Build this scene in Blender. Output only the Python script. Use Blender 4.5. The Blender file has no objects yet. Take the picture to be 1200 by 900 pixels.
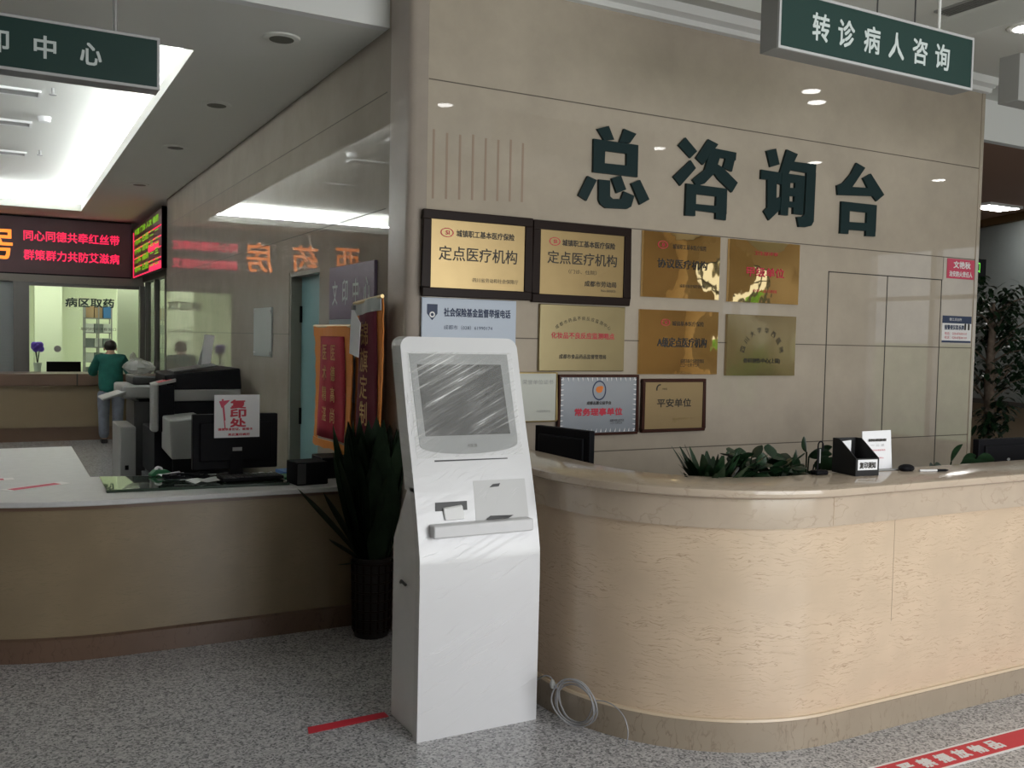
import bpy, bmesh, math, random
from mathutils import Vector, Matrix, Euler
random.seed(7)
S = bpy.context.scene
COL = S.collection
PI = math.pi
# ---------------------------------------------------------------- camera, world, light, exposure
F, YAW, PITCH, ROLL, EYE = 1105.3, 0.49880986, -0.0475029, 0.02097338, 1.6
fw = Vector((math.sin(YAW)*math.cos(PITCH), math.cos(YAW)*math.cos(PITCH), math.sin(PITCH)))
rt = Vector((math.cos(YAW), -math.sin(YAW), 0)); up = rt.cross(fw)
r2 = rt*math.cos(ROLL)+up*math.sin(ROLL); u2 = -rt*math.sin(ROLL)+up*math.cos(ROLL)
cam = bpy.data.cameras.new('camera'); cam.sensor_width = 36; cam.lens = 36*F/1200; cam.clip_end = 100
co = bpy.data.objects.new('camera', cam); COL.objects.link(co)
co.matrix_world = Matrix(((r2.x, u2.x, -fw.x, 0), (r2.y, u2.y, -fw.y, 0), (r2.z, u2.z, -fw.z, EYE), (0, 0, 0, 1)))
S.camera = co
S.view_settings.view_transform = 'Standard'; S.view_settings.look = 'None'
S.view_settings.gamma = 1; S.view_settings.use_curve_mapping = False
S.view_settings.exposure = 0.0
w = bpy.data.worlds.new('sky'); S.world = w; w.use_nodes = True
w.node_tree.nodes['Background'].inputs[0].default_value = (.85, .93, 1, 1)
w.node_tree.nodes['Background'].inputs[1].default_value = 1.3
def area(name, loc, rot, sx, sy, power, col=(1, 1, 1), spread=180):
    l = bpy.data.lights.new(name, 'AREA'); l.shape = 'RECTANGLE'; l.size = sx; l.size_y = sy
    l.energy = power; l.color = col; l.spread = math.radians(spread)
    o = bpy.data.objects.new(name, l); COL.objects.link(o); o.location = loc; o.rotation_euler = rot
    return o
# daylight through the entrance glazing behind the camera and along the right-hand wall
area('daylight_entrance', (3.5, -1.32, 1.65), (PI/2, 0, 0), 3.2, 2.7, 155, (1, 1, 1.0))
area('daylight_side', (11.92, .6, 1.65), (PI/2, 0, PI/2), 3.4, 2.7, 15, (1, 1, 1.0))

# surfaces of the place that things stand on or hang from
YW, XW, ZC, ZH = 4.6, 1.88, 3.28, 3.6      # main wall, left wall, lowered ceiling, hall ceiling
def ray(px, py): return (px-600)*r2-(py-450)*u2+F*fw
def onY(px, py, Y): d = ray(px, py); k = Y/d.y; return Vector((d.x*k, Y, EYE+d.z*k))

# ---------------------------------------------------------------- materials
def nodes(m):
    nt = m.node_tree; return nt, nt.nodes, nt.links, nt.nodes['Principled BSDF']
def mat(name, col, rough=.5, metal=0, spec=.5, emit=None, es=0, noise=0, nscale=20, bump=0, bscale=60, trans=0, alpha=1, ior=1.45, coat=0):
    m = bpy.data.materials.new(name); m.use_nodes = True
    nt, N, L, b = nodes(m)
    b.inputs['Base Color'].default_value = (*col, 1); b.inputs['Roughness'].default_value = rough
    b.inputs['Metallic'].default_value = metal; b.inputs['Specular IOR Level'].default_value = spec
    b.inputs['Transmission Weight'].default_value = trans; b.inputs['Alpha'].default_value = alpha
    b.inputs['IOR'].default_value = ior; b.inputs['Coat Weight'].default_value = coat
    if emit:
        b.inputs['Emission Color'].default_value = (*emit, 1); b.inputs['Emission Strength'].default_value = es
    tc = N.new('ShaderNodeTexCoord')
    if noise:
        t = N.new('ShaderNodeTexNoise'); t.inputs['Scale'].default_value = nscale; t.inputs['Detail'].default_value = 5
        L.new(tc.outputs['Object'], t.inputs['Vector'])
        r = N.new('ShaderNodeMixRGB'); r.blend_type = 'MULTIPLY'; r.inputs[0].default_value = 1
        r.inputs[1].default_value = (*col, 1)
        k = N.new('ShaderNodeMapRange'); k.inputs[1].default_value = .3; k.inputs[2].default_value = .7
        k.inputs[3].default_value = 1-noise; k.inputs[4].default_value = 1+noise
        L.new(t.outputs['Fac'], k.inputs[0]); L.new(k.outputs[0], r.inputs[2]); L.new(r.outputs[0], b.inputs['Base Color'])
    if bump:
        t = N.new('ShaderNodeTexNoise'); t.inputs['Scale'].default_value = bscale; t.inputs['Detail'].default_value = 3
        L.new(tc.outputs['Object'], t.inputs['Vector'])
        q = N.new('ShaderNodeBump'); q.inputs['Strength'].default_value = bump; q.inputs['Distance'].default_value = .02
        L.new(t.outputs['Fac'], q.inputs['Height']); L.new(q.outputs[0], b.inputs['Normal'])
    return m
def ramp(N, stops):
    r = N.new('ShaderNodeValToRGB'); e = r.color_ramp.elements
    while len(e) < len(stops): e.new(.5)
    for i, (p, c) in enumerate(stops): e[i].position = p; e[i].color = (*c, 1)
    return r
def granite():
    m = bpy.data.materials.new('granite'); m.use_nodes = True; nt, N, L, b = nodes(m)
    tc = N.new('ShaderNodeTexCoord')
    v = N.new('ShaderNodeTexVoronoi'); v.inputs['Scale'].default_value = 120
    n = N.new('ShaderNodeTexNoise'); n.inputs['Scale'].default_value = 100; n.inputs['Detail'].default_value = 6; n.inputs['Roughness'].default_value = .75
    n2 = N.new('ShaderNodeTexNoise'); n2.inputs['Scale'].default_value = 2; n2.inputs['Detail'].default_value = 2
    for t in (v, n, n2): L.new(tc.outputs['Object'], t.inputs['Vector'])
    sep = N.new('ShaderNodeSeparateColor'); L.new(v.outputs['Color'], sep.inputs[0])
    add = N.new('ShaderNodeMath'); add.operation = 'MULTIPLY_ADD'; add.inputs[1].default_value = .45
    L.new(sep.outputs[0], add.inputs[0])
    h = N.new('ShaderNodeMath'); h.operation = 'MULTIPLY'; h.inputs[1].default_value = .55; L.new(n.outputs['Fac'], h.inputs[0]); L.new(h.outputs[0], add.inputs[2])
    r = ramp(N, [(.2, (.07, .07, .075)), (.34, (.25, .25, .255)), (.5, (.43, .42, .43)), (.72, (.6, .59, .6))])
    L.new(add.outputs[0], r.inputs[0]); L.new(r.outputs[0], b.inputs['Base Color'])
    b.inputs['Roughness'].default_value = .22; b.inputs['Specular IOR Level'].default_value = .35
    return m
def stone_wall(name, col, rough, spec=.5):
    m = bpy.data.materials.new(name); m.use_nodes = True; nt, N, L, b = nodes(m)
    tc = N.new('ShaderNodeTexCoord')
    n = N.new('ShaderNodeTexNoise'); n.inputs['Scale'].default_value = 3; n.inputs['Detail'].default_value = 8; n.inputs['Roughness'].default_value = .65
    L.new(tc.outputs['Object'], n.inputs['Vector'])
    r = ramp(N, [(.3, tuple(c*.9 for c in col)), (.7, tuple(min(1, c*1.06) for c in col))])
    L.new(n.outputs['Fac'], r.inputs[0]); L.new(r.outputs[0], b.inputs['Base Color'])
    b.inputs['Roughness'].default_value = rough; b.inputs['Specular IOR Level'].default_value = spec
    return m
def vein_stone(name, col, vein, rough, scale=(2.2, 26), amt=.8):
    """beige marble with short wavy horizontal veins, laid out along the UV of the curved front"""
    m = bpy.data.materials.new(name); m.use_nodes = True; nt, N, L, b = nodes(m)
    uv = N.new('ShaderNodeUVMap')
    d = N.new('ShaderNodeTexNoise'); d.inputs['Scale'].default_value = 9; d.inputs['Detail'].default_value = 3
    L.new(uv.outputs[0], d.inputs['Vector'])
    mx = N.new('ShaderNodeMixRGB'); mx.blend_type = 'LINEAR_LIGHT'; mx.inputs[0].default_value = .035
    L.new(uv.outputs[0], mx.inputs[1]); L.new(d.outputs['Color'], mx.inputs[2])
    mp = N.new('ShaderNodeMapping'); mp.inputs['Scale'].default_value = (*scale, 1); L.new(mx.outputs[0], mp.inputs['Vector'])
    n = N.new('ShaderNodeTexNoise'); n.inputs['Scale'].default_value = 2.2; n.inputs['Detail'].default_value = 3; n.inputs['Roughness'].default_value = .5
    L.new(mp.outputs[0], n.inputs['Vector'])
    r = ramp(N, [(.47, (0, 0, 0)), (.497, (1, 1, 1)), (.506, (0, 0, 0))]); L.new(n.outputs['Fac'], r.inputs[0])
    n2 = N.new('ShaderNodeTexNoise'); n2.inputs['Scale'].default_value = 5; n2.inputs['Detail'].default_value = 5; L.new(uv.outputs[0], n2.inputs['Vector'])
    r3 = ramp(N, [(.36, (0, 0, 0)), (.56, (1, 1, 1))]); L.new(n2.outputs['Fac'], r3.inputs[0])
    mu = N.new('ShaderNodeMath'); mu.operation = 'MULTIPLY'; L.new(r.outputs[0], mu.inputs[0]); L.new(r3.outputs[0], mu.inputs[1])
    mu2 = N.new('ShaderNodeMath'); mu2.operation = 'MULTIPLY'; mu2.inputs[1].default_value = amt; L.new(mu.outputs[0], mu2.inputs[0])
    rb = ramp(N, [(.3, tuple(c*.92 for c in col)), (.7, tuple(min(1, c*1.06) for c in col))]); L.new(n2.outputs['Fac'], rb.inputs[0])
    f = N.new('ShaderNodeMixRGB'); L.new(mu2.outputs[0], f.inputs[0]); L.new(rb.outputs[0], f.inputs[1]); f.inputs[2].default_value = (*vein, 1)
    L.new(f.outputs[0], b.inputs['Base Color']); b.inputs['Roughness'].default_value = rough
    return m
def film():
    m = bpy.data.materials.new('stretch_film'); m.use_nodes = True; nt, N, L, b = nodes(m)
    tc = N.new('ShaderNodeTexCoord')
    m1 = N.new('ShaderNodeMapping'); m1.inputs['Rotation'].default_value = (0, math.radians(25), 0); L.new(tc.outputs['Object'], m1.inputs['Vector'])
    mp = N.new('ShaderNodeMapping'); mp.inputs['Scale'].default_value = (4, 4, 90); L.new(m1.outputs[0], mp.inputs['Vector'])
    n = N.new('ShaderNodeTexNoise'); n.inputs['Scale'].default_value = 1; n.inputs['Detail'].default_value = 3; n.inputs['Roughness'].default_value = .55
    L.new(mp.outputs[0], n.inputs['Vector'])
    n2 = N.new('ShaderNodeTexNoise'); n2.inputs['Scale'].default_value = 4.5; n2.inputs['Detail'].default_value = 1; L.new(tc.outputs['Object'], n2.inputs['Vector'])
    r = ramp(N, [(.42, (.04, .04, .04)), (.58, (.2, .2, .2)), (.68, (.9, .9, .9))]); L.new(n.outputs['Fac'], r.inputs[0])
    k = ramp(N, [(.45, (.12, .12, .12)), (.65, (.8, .8, .8))]); L.new(n2.outputs['Fac'], k.inputs[0])
    mu = N.new('ShaderNodeMath'); mu.operation = 'MULTIPLY'; L.new(r.outputs[0], mu.inputs[0]); L.new(k.outputs[0], mu.inputs[1])
    ad = N.new('ShaderNodeMath'); ad.operation = 'ADD'; ad.inputs[1].default_value = .07; L.new(mu.outputs[0], ad.inputs[0])
    b.inputs['Base Color'].default_value = (.9, .9, .89, 1); b.inputs['Roughness'].default_value = .15
    bp = N.new('ShaderNodeBump'); bp.inputs['Strength'].default_value = .18; bp.inputs['Distance'].default_value = .006
    L.new(n.outputs['Fac'], bp.inputs['Height']); L.new(bp.outputs[0], b.inputs['Normal'])
    L.new(ad.outputs[0], b.inputs['Alpha'])
    return m
M = {}
M['floor'] = granite()
M['wall'] = stone_wall('polished_beige_stone', (.45, .388, .315), .015, .3)
M['mirror_wall'] = stone_wall('mirror_polished_stone', (.4, .355, .3), .003, .4)
M['seam'] = mat('stone_joint', (.12, .1, .08), .7)
M['seam_dark'] = mat('door_gap', (.05, .045, .04), .7)
M['pier'] = stone_wall('pier_stone', (.42, .36, .31), .35)
M['ceiling'] = mat('ceiling_paint', (.66, .66, .63), .9, spec=.2)
M['ceil_low'] = mat('ceiling_paint_grey', (.76, .76, .72), .9, spec=.2)
M['white'] = mat('white_paint', (.8, .8, .8), .55)
M['plaster'] = mat('white_moulding', (.78, .78, .77), .7)
M['ctr'] = vein_stone('counter_marble', (.62, .485, .35), (.34, .225, .145), .2, (2.4, 30), .7)
M['ctr_top'] = vein_stone('counter_top_marble', (.5, .41, .32), (.33, .25, .18), .12, (3, 5), .5)
M['ctr_light'] = mat('pale_marble_strip', (.62, .5, .36), .3)
M['plinth'] = vein_stone('plinth_marble', (.34, .28, .21), (.2, .15, .11), .3, (8, 3), .8)
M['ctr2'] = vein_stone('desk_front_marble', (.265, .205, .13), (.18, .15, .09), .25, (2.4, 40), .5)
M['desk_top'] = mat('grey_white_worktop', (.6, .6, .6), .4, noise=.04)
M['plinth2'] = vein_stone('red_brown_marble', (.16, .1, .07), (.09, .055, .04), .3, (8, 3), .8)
M['black'] = mat('black_plastic', (.008, .008, .01), .55, spec=.12)
M['blackm'] = mat('black_matt', (.015, .015, .016), .7)
M['dgrey'] = mat('dark_grey_plastic', (.06, .06, .062), .45)
M['grey'] = mat('grey_plastic', (.32, .32, .31), .45)
M['lgrey'] = mat('light_grey_plastic', (.29, .29, .285), .45)
M['lgrey2'] = mat('pale_grey_panel', (.58, .58, .58), .45)
M['metal'] = mat('brushed_aluminium', (.55, .55, .56), .35, metal=.9)
M['paper'] = mat('white_paper', (.8, .8, .82), .8)
M['ink'] = mat('black_ink', (.03, .025, .02), .5)
M['redink'] = mat('red_ink', (.55, .03, .06), .5)
M['kiosk'] = mat('white_powder_coat', (.72, .72, .735), .28, noise=.02)
def wrapped():
    m = bpy.data.materials.new('film_wrapped_white'); m.use_nodes = True; nt, N, L, b = nodes(m)
    tc = N.new('ShaderNodeTexCoord')
    m1 = N.new('ShaderNodeMapping'); m1.inputs['Rotation'].default_value = (0, math.radians(24), 0); L.new(tc.outputs['Object'], m1.inputs['Vector'])
    mp = N.new('ShaderNodeMapping'); mp.inputs['Scale'].default_value = (3, 3, 60); L.new(m1.outputs[0], mp.inputs['Vector'])
    n = N.new('ShaderNodeTexNoise'); n.inputs['Scale'].default_value = 1; n.inputs['Detail'].default_value = 3; L.new(mp.outputs[0], n.inputs['Vector'])
    r = ramp(N, [(.56, (0, 0, 0)), (.7, (1, 1, 1))]); L.new(n.outputs['Fac'], r.inputs[0])
    n2 = N.new('ShaderNodeTexNoise'); n2.inputs['Scale'].default_value = 9; L.new(tc.outputs['Object'], n2.inputs['Vector'])
    bp = N.new('ShaderNodeBump'); bp.inputs['Strength'].default_value = .9; bp.inputs['Distance'].default_value = .004; L.new(r.outputs[0], bp.inputs['Height'])
    b2 = N.new('ShaderNodeBump'); b2.inputs['Strength'].default_value = .12; b2.inputs['Distance'].default_value = .02; L.new(n2.outputs['Fac'], b2.inputs['Height']); L.new(bp.outputs[0], b2.inputs['Normal'])
    b.inputs['Base Color'].default_value = (.7, .7, .715, 1); b.inputs['Roughness'].default_value = .3
    b.inputs['Coat Weight'].default_value = .45; b.inputs['Coat Roughness'].default_value = .12; L.new(b2.outputs[0], b.inputs['Coat Normal'])
    return m
M['wrapped'] = wrapped()
M['crease'] = mat('film_fold', (.88, .88, .9), .12, coat=.6)
M['bezel'] = mat('silver_bezel', (.3, .31, .31), .4)
M['screen'] = mat('dark_screen', (.03, .03, .03), .12)
M['film'] = film()
M['letter'] = mat('dark_green_letter', (.008, .024, .026), .5, spec=.25)
M['signgreen'] = mat('dark_green_panel', (.014, .045, .04), .35)
M['signtext'] = mat('pale_sign_text', (.62, .68, .68), .5)
M['signframe'] = mat('sign_frame_grey', (.5, .5, .51), .5)
M['signbody'] = mat('sign_box_grey', (.3, .3, .29), .6)
M['gold'] = mat('satin_brass', (.36, .265, .13), .36, metal=.85, noise=.06, nscale=5, bump=.03, bscale=7)
M['goldmir'] = mat('mirror_brass', (.8, .58, .28), .03, metal=1, bump=.12, bscale=3.5)
M['goldbrush'] = mat('aged_brass', (.42, .34, .2), .2, metal=.95, bump=.12, bscale=6)
M['goldpale'] = mat('pale_brass', (.36, .3, .165), .32, metal=.75, noise=.05, nscale=6)
M['darkwood'] = mat('dark_wood_frame', (.018, .01, .008), .4, spec=.15)
M['redwood'] = mat('red_brown_frame', (.05, .018, .012), .4, spec=.2)
M['blueboard'] = mat('pale_blue_board', (.5, .56, .66), .4)
M['navy'] = mat('navy_ink', (.02, .035, .09), .5)
M['silverpl'] = mat('silver_plate', (.5, .55, .62), .22, metal=.5)
M['cert'] = mat('certificate_paper', (.55, .56, .5), .4)
M['goldframe'] = mat('thin_gold_frame', (.5, .38, .18), .35, metal=.7)
M['tan'] = mat('tan_plate', (.4, .29, .15), .35, metal=.4)
M['orange'] = mat('orange_logo', (.75, .2, .03), .5)
M['red'] = mat('red_vinyl', (.62, .03, .05), .45)
M['pinkred'] = mat('pink_red_sticker', (.6, .06, .12), .5)
M['whitev'] = mat('white_vinyl', (.82, .8, .8), .5)
M['lawn'] = mat('bright_lawn', (.25, .5, .12), .9, noise=.3, nscale=4)
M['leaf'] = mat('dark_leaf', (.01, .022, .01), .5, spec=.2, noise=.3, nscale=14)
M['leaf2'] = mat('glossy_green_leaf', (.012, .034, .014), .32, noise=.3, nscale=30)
M['soil'] = mat('soil', (.02, .014, .01), .9)
M['wicker'] = mat('dark_wicker', (.015, .012, .011), .5)
M['bark'] = mat('grey_brown_bark', (.16, .12, .09), .8, noise=.3, nscale=30)
M['terracotta'] = mat('plant_pot_plastic', (.08, .06, .05), .5)
M['cable'] = mat('clear_grey_cable', (.3, .3, .31), .25)
M['velvet'] = mat('red_velvet', (.33, .012, .03), .8)
M['velvet2'] = mat('maroon_velvet', (.12, .008, .022), .8)
M['fringe'] = mat('orange_fringe', (.6, .2, .03), .7)
M['goldtext'] = mat('gold_thread', (.55, .33, .1), .5)
M['teal'] = mat('teal_door', (.2, .36, .38), .4)
M['doorframe'] = mat('dark_door_frame', (.27, .25, .21), .5)
M['steel'] = mat('dull_steel_frame', (.15, .145, .14), .4, metal=.5)
M['header'] = mat('brown_grey_header', (.2, .18, .16), .4)
M['shutter'] = mat('grey_blind', (.33, .36, .37), .5)
M['glass'] = mat('clear_glass', (.9, 1, .95), 0, trans=1, ior=1.1)
M['greenglass'] = mat('green_desk_glass', (.03, .05, .035), .02, spec=.9)
M['pharmwall'] = mat('pharmacy_wall', (.76, .8, .62), .8)
M['carton'] = mat('brown_carton', (.4, .27, .15), .8)
M['bluebox'] = mat('blue_carton', (.07, .2, .42), .6)
M['whitebox'] = mat('white_carton', (.7, .72, .66), .7)
M['greybox'] = mat('grey_carton', (.25, .28, .26), .7)
M['purple'] = mat('violet_cloth', (.16, .06, .6), .6)
M['scrub'] = mat('teal_scrubs', (.012, .13, .11), .8, noise=.15, nscale=12)
M['trouser'] = mat('grey_blue_trousers', (.17, .19, .24), .85, noise=.15, nscale=12)
M['skin'] = mat('skin', (.5, .3, .22), .55)
M['hair'] = mat('black_hair', (.012, .01, .009), .5)
M['shoe'] = mat('dark_shoe', (.02, .02, .022), .5)
M['bag'] = mat('clear_plastic_bag', (.75, .77, .75), .2, alpha=.45, bump=.6, bscale=40)
M['ledred'] = mat('led_red', (.1, 0, .01), .5, emit=(1, .02, .09), es=1.3)
M['ledorange'] = mat('led_orange', (.1, .02, 0), .5, emit=(1, .25, .03), es=1.6)
M['ledgreen'] = mat('led_green', (.02, .1, 0), .5, emit=(.3, .7, .02), es=.55)
M['ledboard'] = mat('led_board', (.1, .05, .06), .5)  # base colour lifted and reddened to carry the haze of light over the boards
M['greenled'] = mat('green_exit_led', (.02, .1, .02), .5, emit=(.2, 1, .1), es=.9)
M['tube'] = mat('cove_tube', (.9, .9, .9), .5, emit=(.93, .98, 1), es=60)
M['panel_light'] = mat('fluorescent_panel', (.9, .9, .9), .5, emit=(1, 1, .86), es=14)
M['lamp'] = mat('lamp_diffuser', (.9, .9, .9), .5, emit=(1, .98, .95), es=25)
M['lamp_off'] = mat('unlit_lamp', (.12, .12, .1), .5)
M['ventdark'] = mat('vent_slots', (.14, .14, .13), .6)
M['rearpale'] = mat('pale_beige_wall', (.75, .6, .42), .6)
M['col'] = stone_wall('beige_column_stone', (.7, .55, .36), .2)
M['shuttergrey'] = mat('grey_roller_panel', (.3, .33, .32), .4, metal=.2, noise=.05, nscale=2)
M['rearbeige'] = mat('rear_beige_wall', (.36, .28, .19), .6)
M['brownceil'] = mat('brown_ceiling', (.3, .17, .12), .7)
M['bluefile'] = mat('blue_folder', (.03, .12, .35), .5)
M['greenfile'] = mat('green_folder', (.02, .16, .06), .5)
M['noticeboard'] = mat('grey_notice_sheet', (.4, .43, .42), .5)
M['purpleplate'] = mat('purple_grey_plate', (.14, .1, .16), .45)
M['greyplate'] = mat('blue_grey_plate', (.3, .36, .4), .45)
M['flowerred'] = mat('red_paint', (.6, .05, .08), .5)
M['stain'] = mat('old_tape_marks', (.33, .24, .18), .6)

# ---------------------------------------------------------------- mesh helpers
class MB:
    def __init__(s): s.v = []; s.f = []; s.uv = {}
    def add(s, vs, fs):
        o = len(s.v); s.v += [tuple(p) for p in vs]; s.f += [tuple(i+o for i in f) for f in fs]; return s
    def box(s, x0, x1, y0, y1, z0, z1):
        return s.add([(x0, y0, z0), (x1, y0, z0), (x1, y1, z0), (x0, y1, z0), (x0, y0, z1), (x1, y0, z1), (x1, y1, z1), (x0, y1, z1)],
                     [(3, 2, 1, 0), (4, 5, 6, 7), (0, 1, 5, 4), (1, 2, 6, 5), (2, 3, 7, 6), (3, 0, 4, 7)])
    def hexa(s, p):  # 8 corners ordered as in box
        return s.add(p, [(3, 2, 1, 0), (4, 5, 6, 7), (0, 1, 5, 4), (1, 2, 6, 5), (2, 3, 7, 6), (3, 0, 4, 7)])
    def prism(s, poly, a, b, ax='y'):
        """poly in the two other axes, extruded from a to b along ax"""
        def P(q, t): return {'y': (q[0], t, q[1]), 'z': (q[0], q[1], t), 'x': (t, q[0], q[1])}[ax]
        n = len(poly)
        return s.add([P(q, a) for q in poly]+[P(q, b) for q in poly],
                     [tuple(range(n)), tuple(range(2*n-1, n-1, -1))]+[(i, i+n, (i+1) % n+n, (i+1) % n) for i in range(n)])
    def tube(s, pts, r, n=8, closed=False, cap=True):
        pts = [Vector(p) for p in pts]; m = len(pts); rr = r if isinstance(r, (list, tuple)) else [r]*m
        o = len(s.v); prev = None
        for i, p in enumerate(pts):
            a = pts[i-1] if (i > 0 or closed) else p; b = pts[(i+1) % m] if (i < m-1 or closed) else p
            t = (b-a).normalized()
            if prev is None: x = t.orthogonal().normalized()
            else:
                x = prev-t*prev.dot(t); x = x.normalized() if x.length > 1e-6 else t.orthogonal().normalized()
            prev = x; y = t.cross(x)
            for k in range(n):
                q = 2*PI*k/n; s.v.append(tuple(p+(x*math.cos(q)+y*math.sin(q))*rr[i]))
        for i in range(m if closed else m-1):
            j = (i+1) % m
            for k in range(n):
                l = (k+1) % n; s.f.append((o+i*n+k, o+i*n+l, o+j*n+l, o+j*n+k))
        if cap and not closed:
            s.f.append(tuple(o+k for k in range(n-1, -1, -1))); s.f.append(tuple(o+(m-1)*n+k for k in range(n)))
        return s
    def lathe(s, prof, c=(0, 0, 0), n=24):
        o = len(s.v); m = len(prof)
        for (r, z) in prof:
            for k in range(n):
                q = 2*PI*k/n; s.v.append((c[0]+r*math.cos(q), c[1]+r*math.sin(q), c[2]+z))
        for i in range(m-1):
            for k in range(n):
                l = (k+1) % n; s.f.append((o+i*n+k, o+i*n+l, o+(i+1)*n+l, o+(i+1)*n+k))
        s.f.append(tuple(o+k for k in range(n-1, -1, -1))); s.f.append(tuple(o+(m-1)*n+k for k in range(n)))
        return s
    def disc(s, c, rx, rz, y0, y1, n=24, r0=0):
        """ellipse (or ring) in the x-z plane extruded in y"""
        o = [(c[0]+rx*math.cos(2*PI*k/n), c[1]+rz*math.sin(2*PI*k/n)) for k in range(n)]
        if not r0: return s.prism(o, y0, y1)
        i = [(c[0]+rx*r0*math.cos(2*PI*k/n), c[1]+rz*r0*math.sin(2*PI*k/n)) for k in range(n)]
        for k in range(n):
            l = (k+1) % n; s.prism([o[k], o[l], i[l], i[k]], y0, y1)
        return s
    def ball(s, c, rx, ry, rz, n=12, m=8, jit=0):
        o = len(s.v)
        for i in range(m+1):
            t = PI*i/m
            for k in range(n):
                q = 2*PI*k/n; j = 1+random.uniform(-jit, jit)
                s.v.append((c[0]+rx*j*math.sin(t)*math.cos(q), c[1]+ry*j*math.sin(t)*math.sin(q), c[2]+rz*j*math.cos(t)))
        for i in range(m):
            for k in range(n):
                l = (k+1) % n; s.f.append((o+i*n+k, o+(i+1)*n+k, o+(i+1)*n+l, o+i*n+l))
        return s
    def leaf(s, base, d, length, width, droop=.3, side=None, seg=6, fold=.15, shape=None):
        base = Vector(base); d = Vector(d).normalized()
        side = Vector(side) if side else d.cross(Vector((0, 0, 1)))
        side = side.normalized() if side.length > 1e-4 else Vector((1, 0, 0))
        o = len(s.v)
        for i in range(seg+1):
            t = i/seg; p = base+d*length*t+Vector((0, 0, -droop*length*t*t))
            ww = width*(shape(t) if shape else math.sin(PI*min(1, t*.93+.04))**.8)*.5
            nrm = side.cross(d)
            s.v += [tuple(p-side*ww+nrm*ww*fold), tuple(p), tuple(p+side*ww+nrm*ww*fold)]
        for i in range(seg):
            a = o+i*3; s.f += [(a, a+1, a+4, a+3), (a+1, a+2, a+5, a+4)]
        return s
    def build(s, name, m, parent=None, bevel=0, seg=2, smooth=False, loc=None, solid=0):
        me = bpy.data.meshes.new(name); me.from_pydata(s.v, [], s.f); 
        bm = bmesh.new(); bm.from_mesh(me)
        if bevel:
            bmesh.ops.remove_doubles(bm, verts=bm.verts, dist=1e-5)
            ed = [e for e in bm.edges if len(e.link_faces) == 2 and e.calc_face_angle(0) > .5]
            rb_ = bmesh.ops.bevel(bm, geom=ed, offset=bevel, segments=seg, affect='EDGES', profile=.5, clamp_overlap=True)
            for f_ in rb_['faces']: f_.smooth = True
        bmesh.ops.recalc_face_normals(bm, faces=bm.faces)
        bm.to_mesh(me); bm.free()
        ms = m if isinstance(m, list) else [m]
        for q in ms: me.materials.append(M[q] if isinstance(q, str) else q)
        if smooth:
            me.polygons.foreach_set('use_smooth', [True]*len(me.polygons)); me.set_sharp_from_angle(angle=math.radians(40))
        o = bpy.data.objects.new(name, me); COL.objects.link(o)
        if parent: o.parent = parent
        if loc: o.location = loc
        if solid:
            md = o.modifiers.new('thick', 'SOLIDIFY'); md.thickness = solid
        return o
def thing(name, label, cat, loc=(0, 0, 0), rz=0, group=None, rx=0):
    o = bpy.data.objects.new(name, None); COL.objects.link(o); o.empty_display_size = .1
    o.location = loc; o.rotation_euler = (rx, 0, rz); return tag(o, label, cat, group)
def tag(o, label, cat, group=None, kind=None):
    o['label'] = label; o['category'] = cat
    if group: o['group'] = group
    if kind: o['kind'] = kind
    return o
def struct(name, mb, m, **k):
    o = mb.build(name, m, **k); o['kind'] = 'structure'; return o
_tc = {}
def glyphs(s):
    if s in _tc: return _tc[s]
    cu = bpy.data.curves.new('t', 'FONT'); cu.body = s; cu.size = 1; cu.resolution_u = 2; cu.space_line = .95
    o = bpy.data.objects.new('t', cu); COL.objects.link(o); bpy.context.view_layer.update()
    dg = bpy.context.evaluated_depsgraph_get(); me = bpy.data.meshes.new_from_object(o.evaluated_get(dg))
    vs = [tuple(v.co) for v in me.vertices]; fs = [tuple(p.vertices) for p in me.polygons]
    bpy.data.objects.remove(o); bpy.data.curves.remove(cu); bpy.data.meshes.remove(me)
    x0 = min(v[0] for v in vs); x1 = max(v[0] for v in vs); y0 = min(v[1] for v in vs); y1 = max(v[1] for v in vs)
    _tc[s] = ([((v[0]-x0)/(x1-x0)-.5, (v[1]-y0)/(y1-y0)-.5) for v in vs], fs); return _tc[s]
def text(mb, s, cx, cz, wd, h, y=-.001, bold=0, rot=0):
    """flat lettering facing -y, fitted to wd x h around (cx, cz)"""
    vs, fs = glyphs(s)
    offs = [(0, 0)] if not bold else [(-bold, -bold), (bold, -bold), (-bold, bold), (bold, bold), (0, 0)]
    c, sn = math.cos(rot), math.sin(rot)
    for i, (dx, dz) in enumerate(offs):
        pts = []
        for (a, b) in vs:
            X, Z = a*wd+dx, b*h+dz; pts.append((cx+X*c-Z*sn, y-.00015*i, cz+X*sn+Z*c))
        mb.add(pts, fs)
    return mb
def arctext(t, s, cx, cz, R, a0, a1, h, y):
    n = len(s)
    for i, ch in enumerate(s):
        a = math.radians(a0+(a1-a0)*i/(n-1)); text(MB(), ch, cx+R*math.cos(a), cz+R*math.sin(a), h, h, y, rot=a-PI/2).build('character', 'ink', t)
def label_text(parent, s, cx, cz, wd, h, m='ink', y=-.001, bold=0, name='inscription'):
    return text(MB(), s, cx, cz, wd, h, y, bold).build(name, m, parent)

# ---------------------------------------------------------------- the setting
struct('floor', MB().box(-6.4, 14, -1.6, 20.2, -.1, 0), 'floor')
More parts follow.
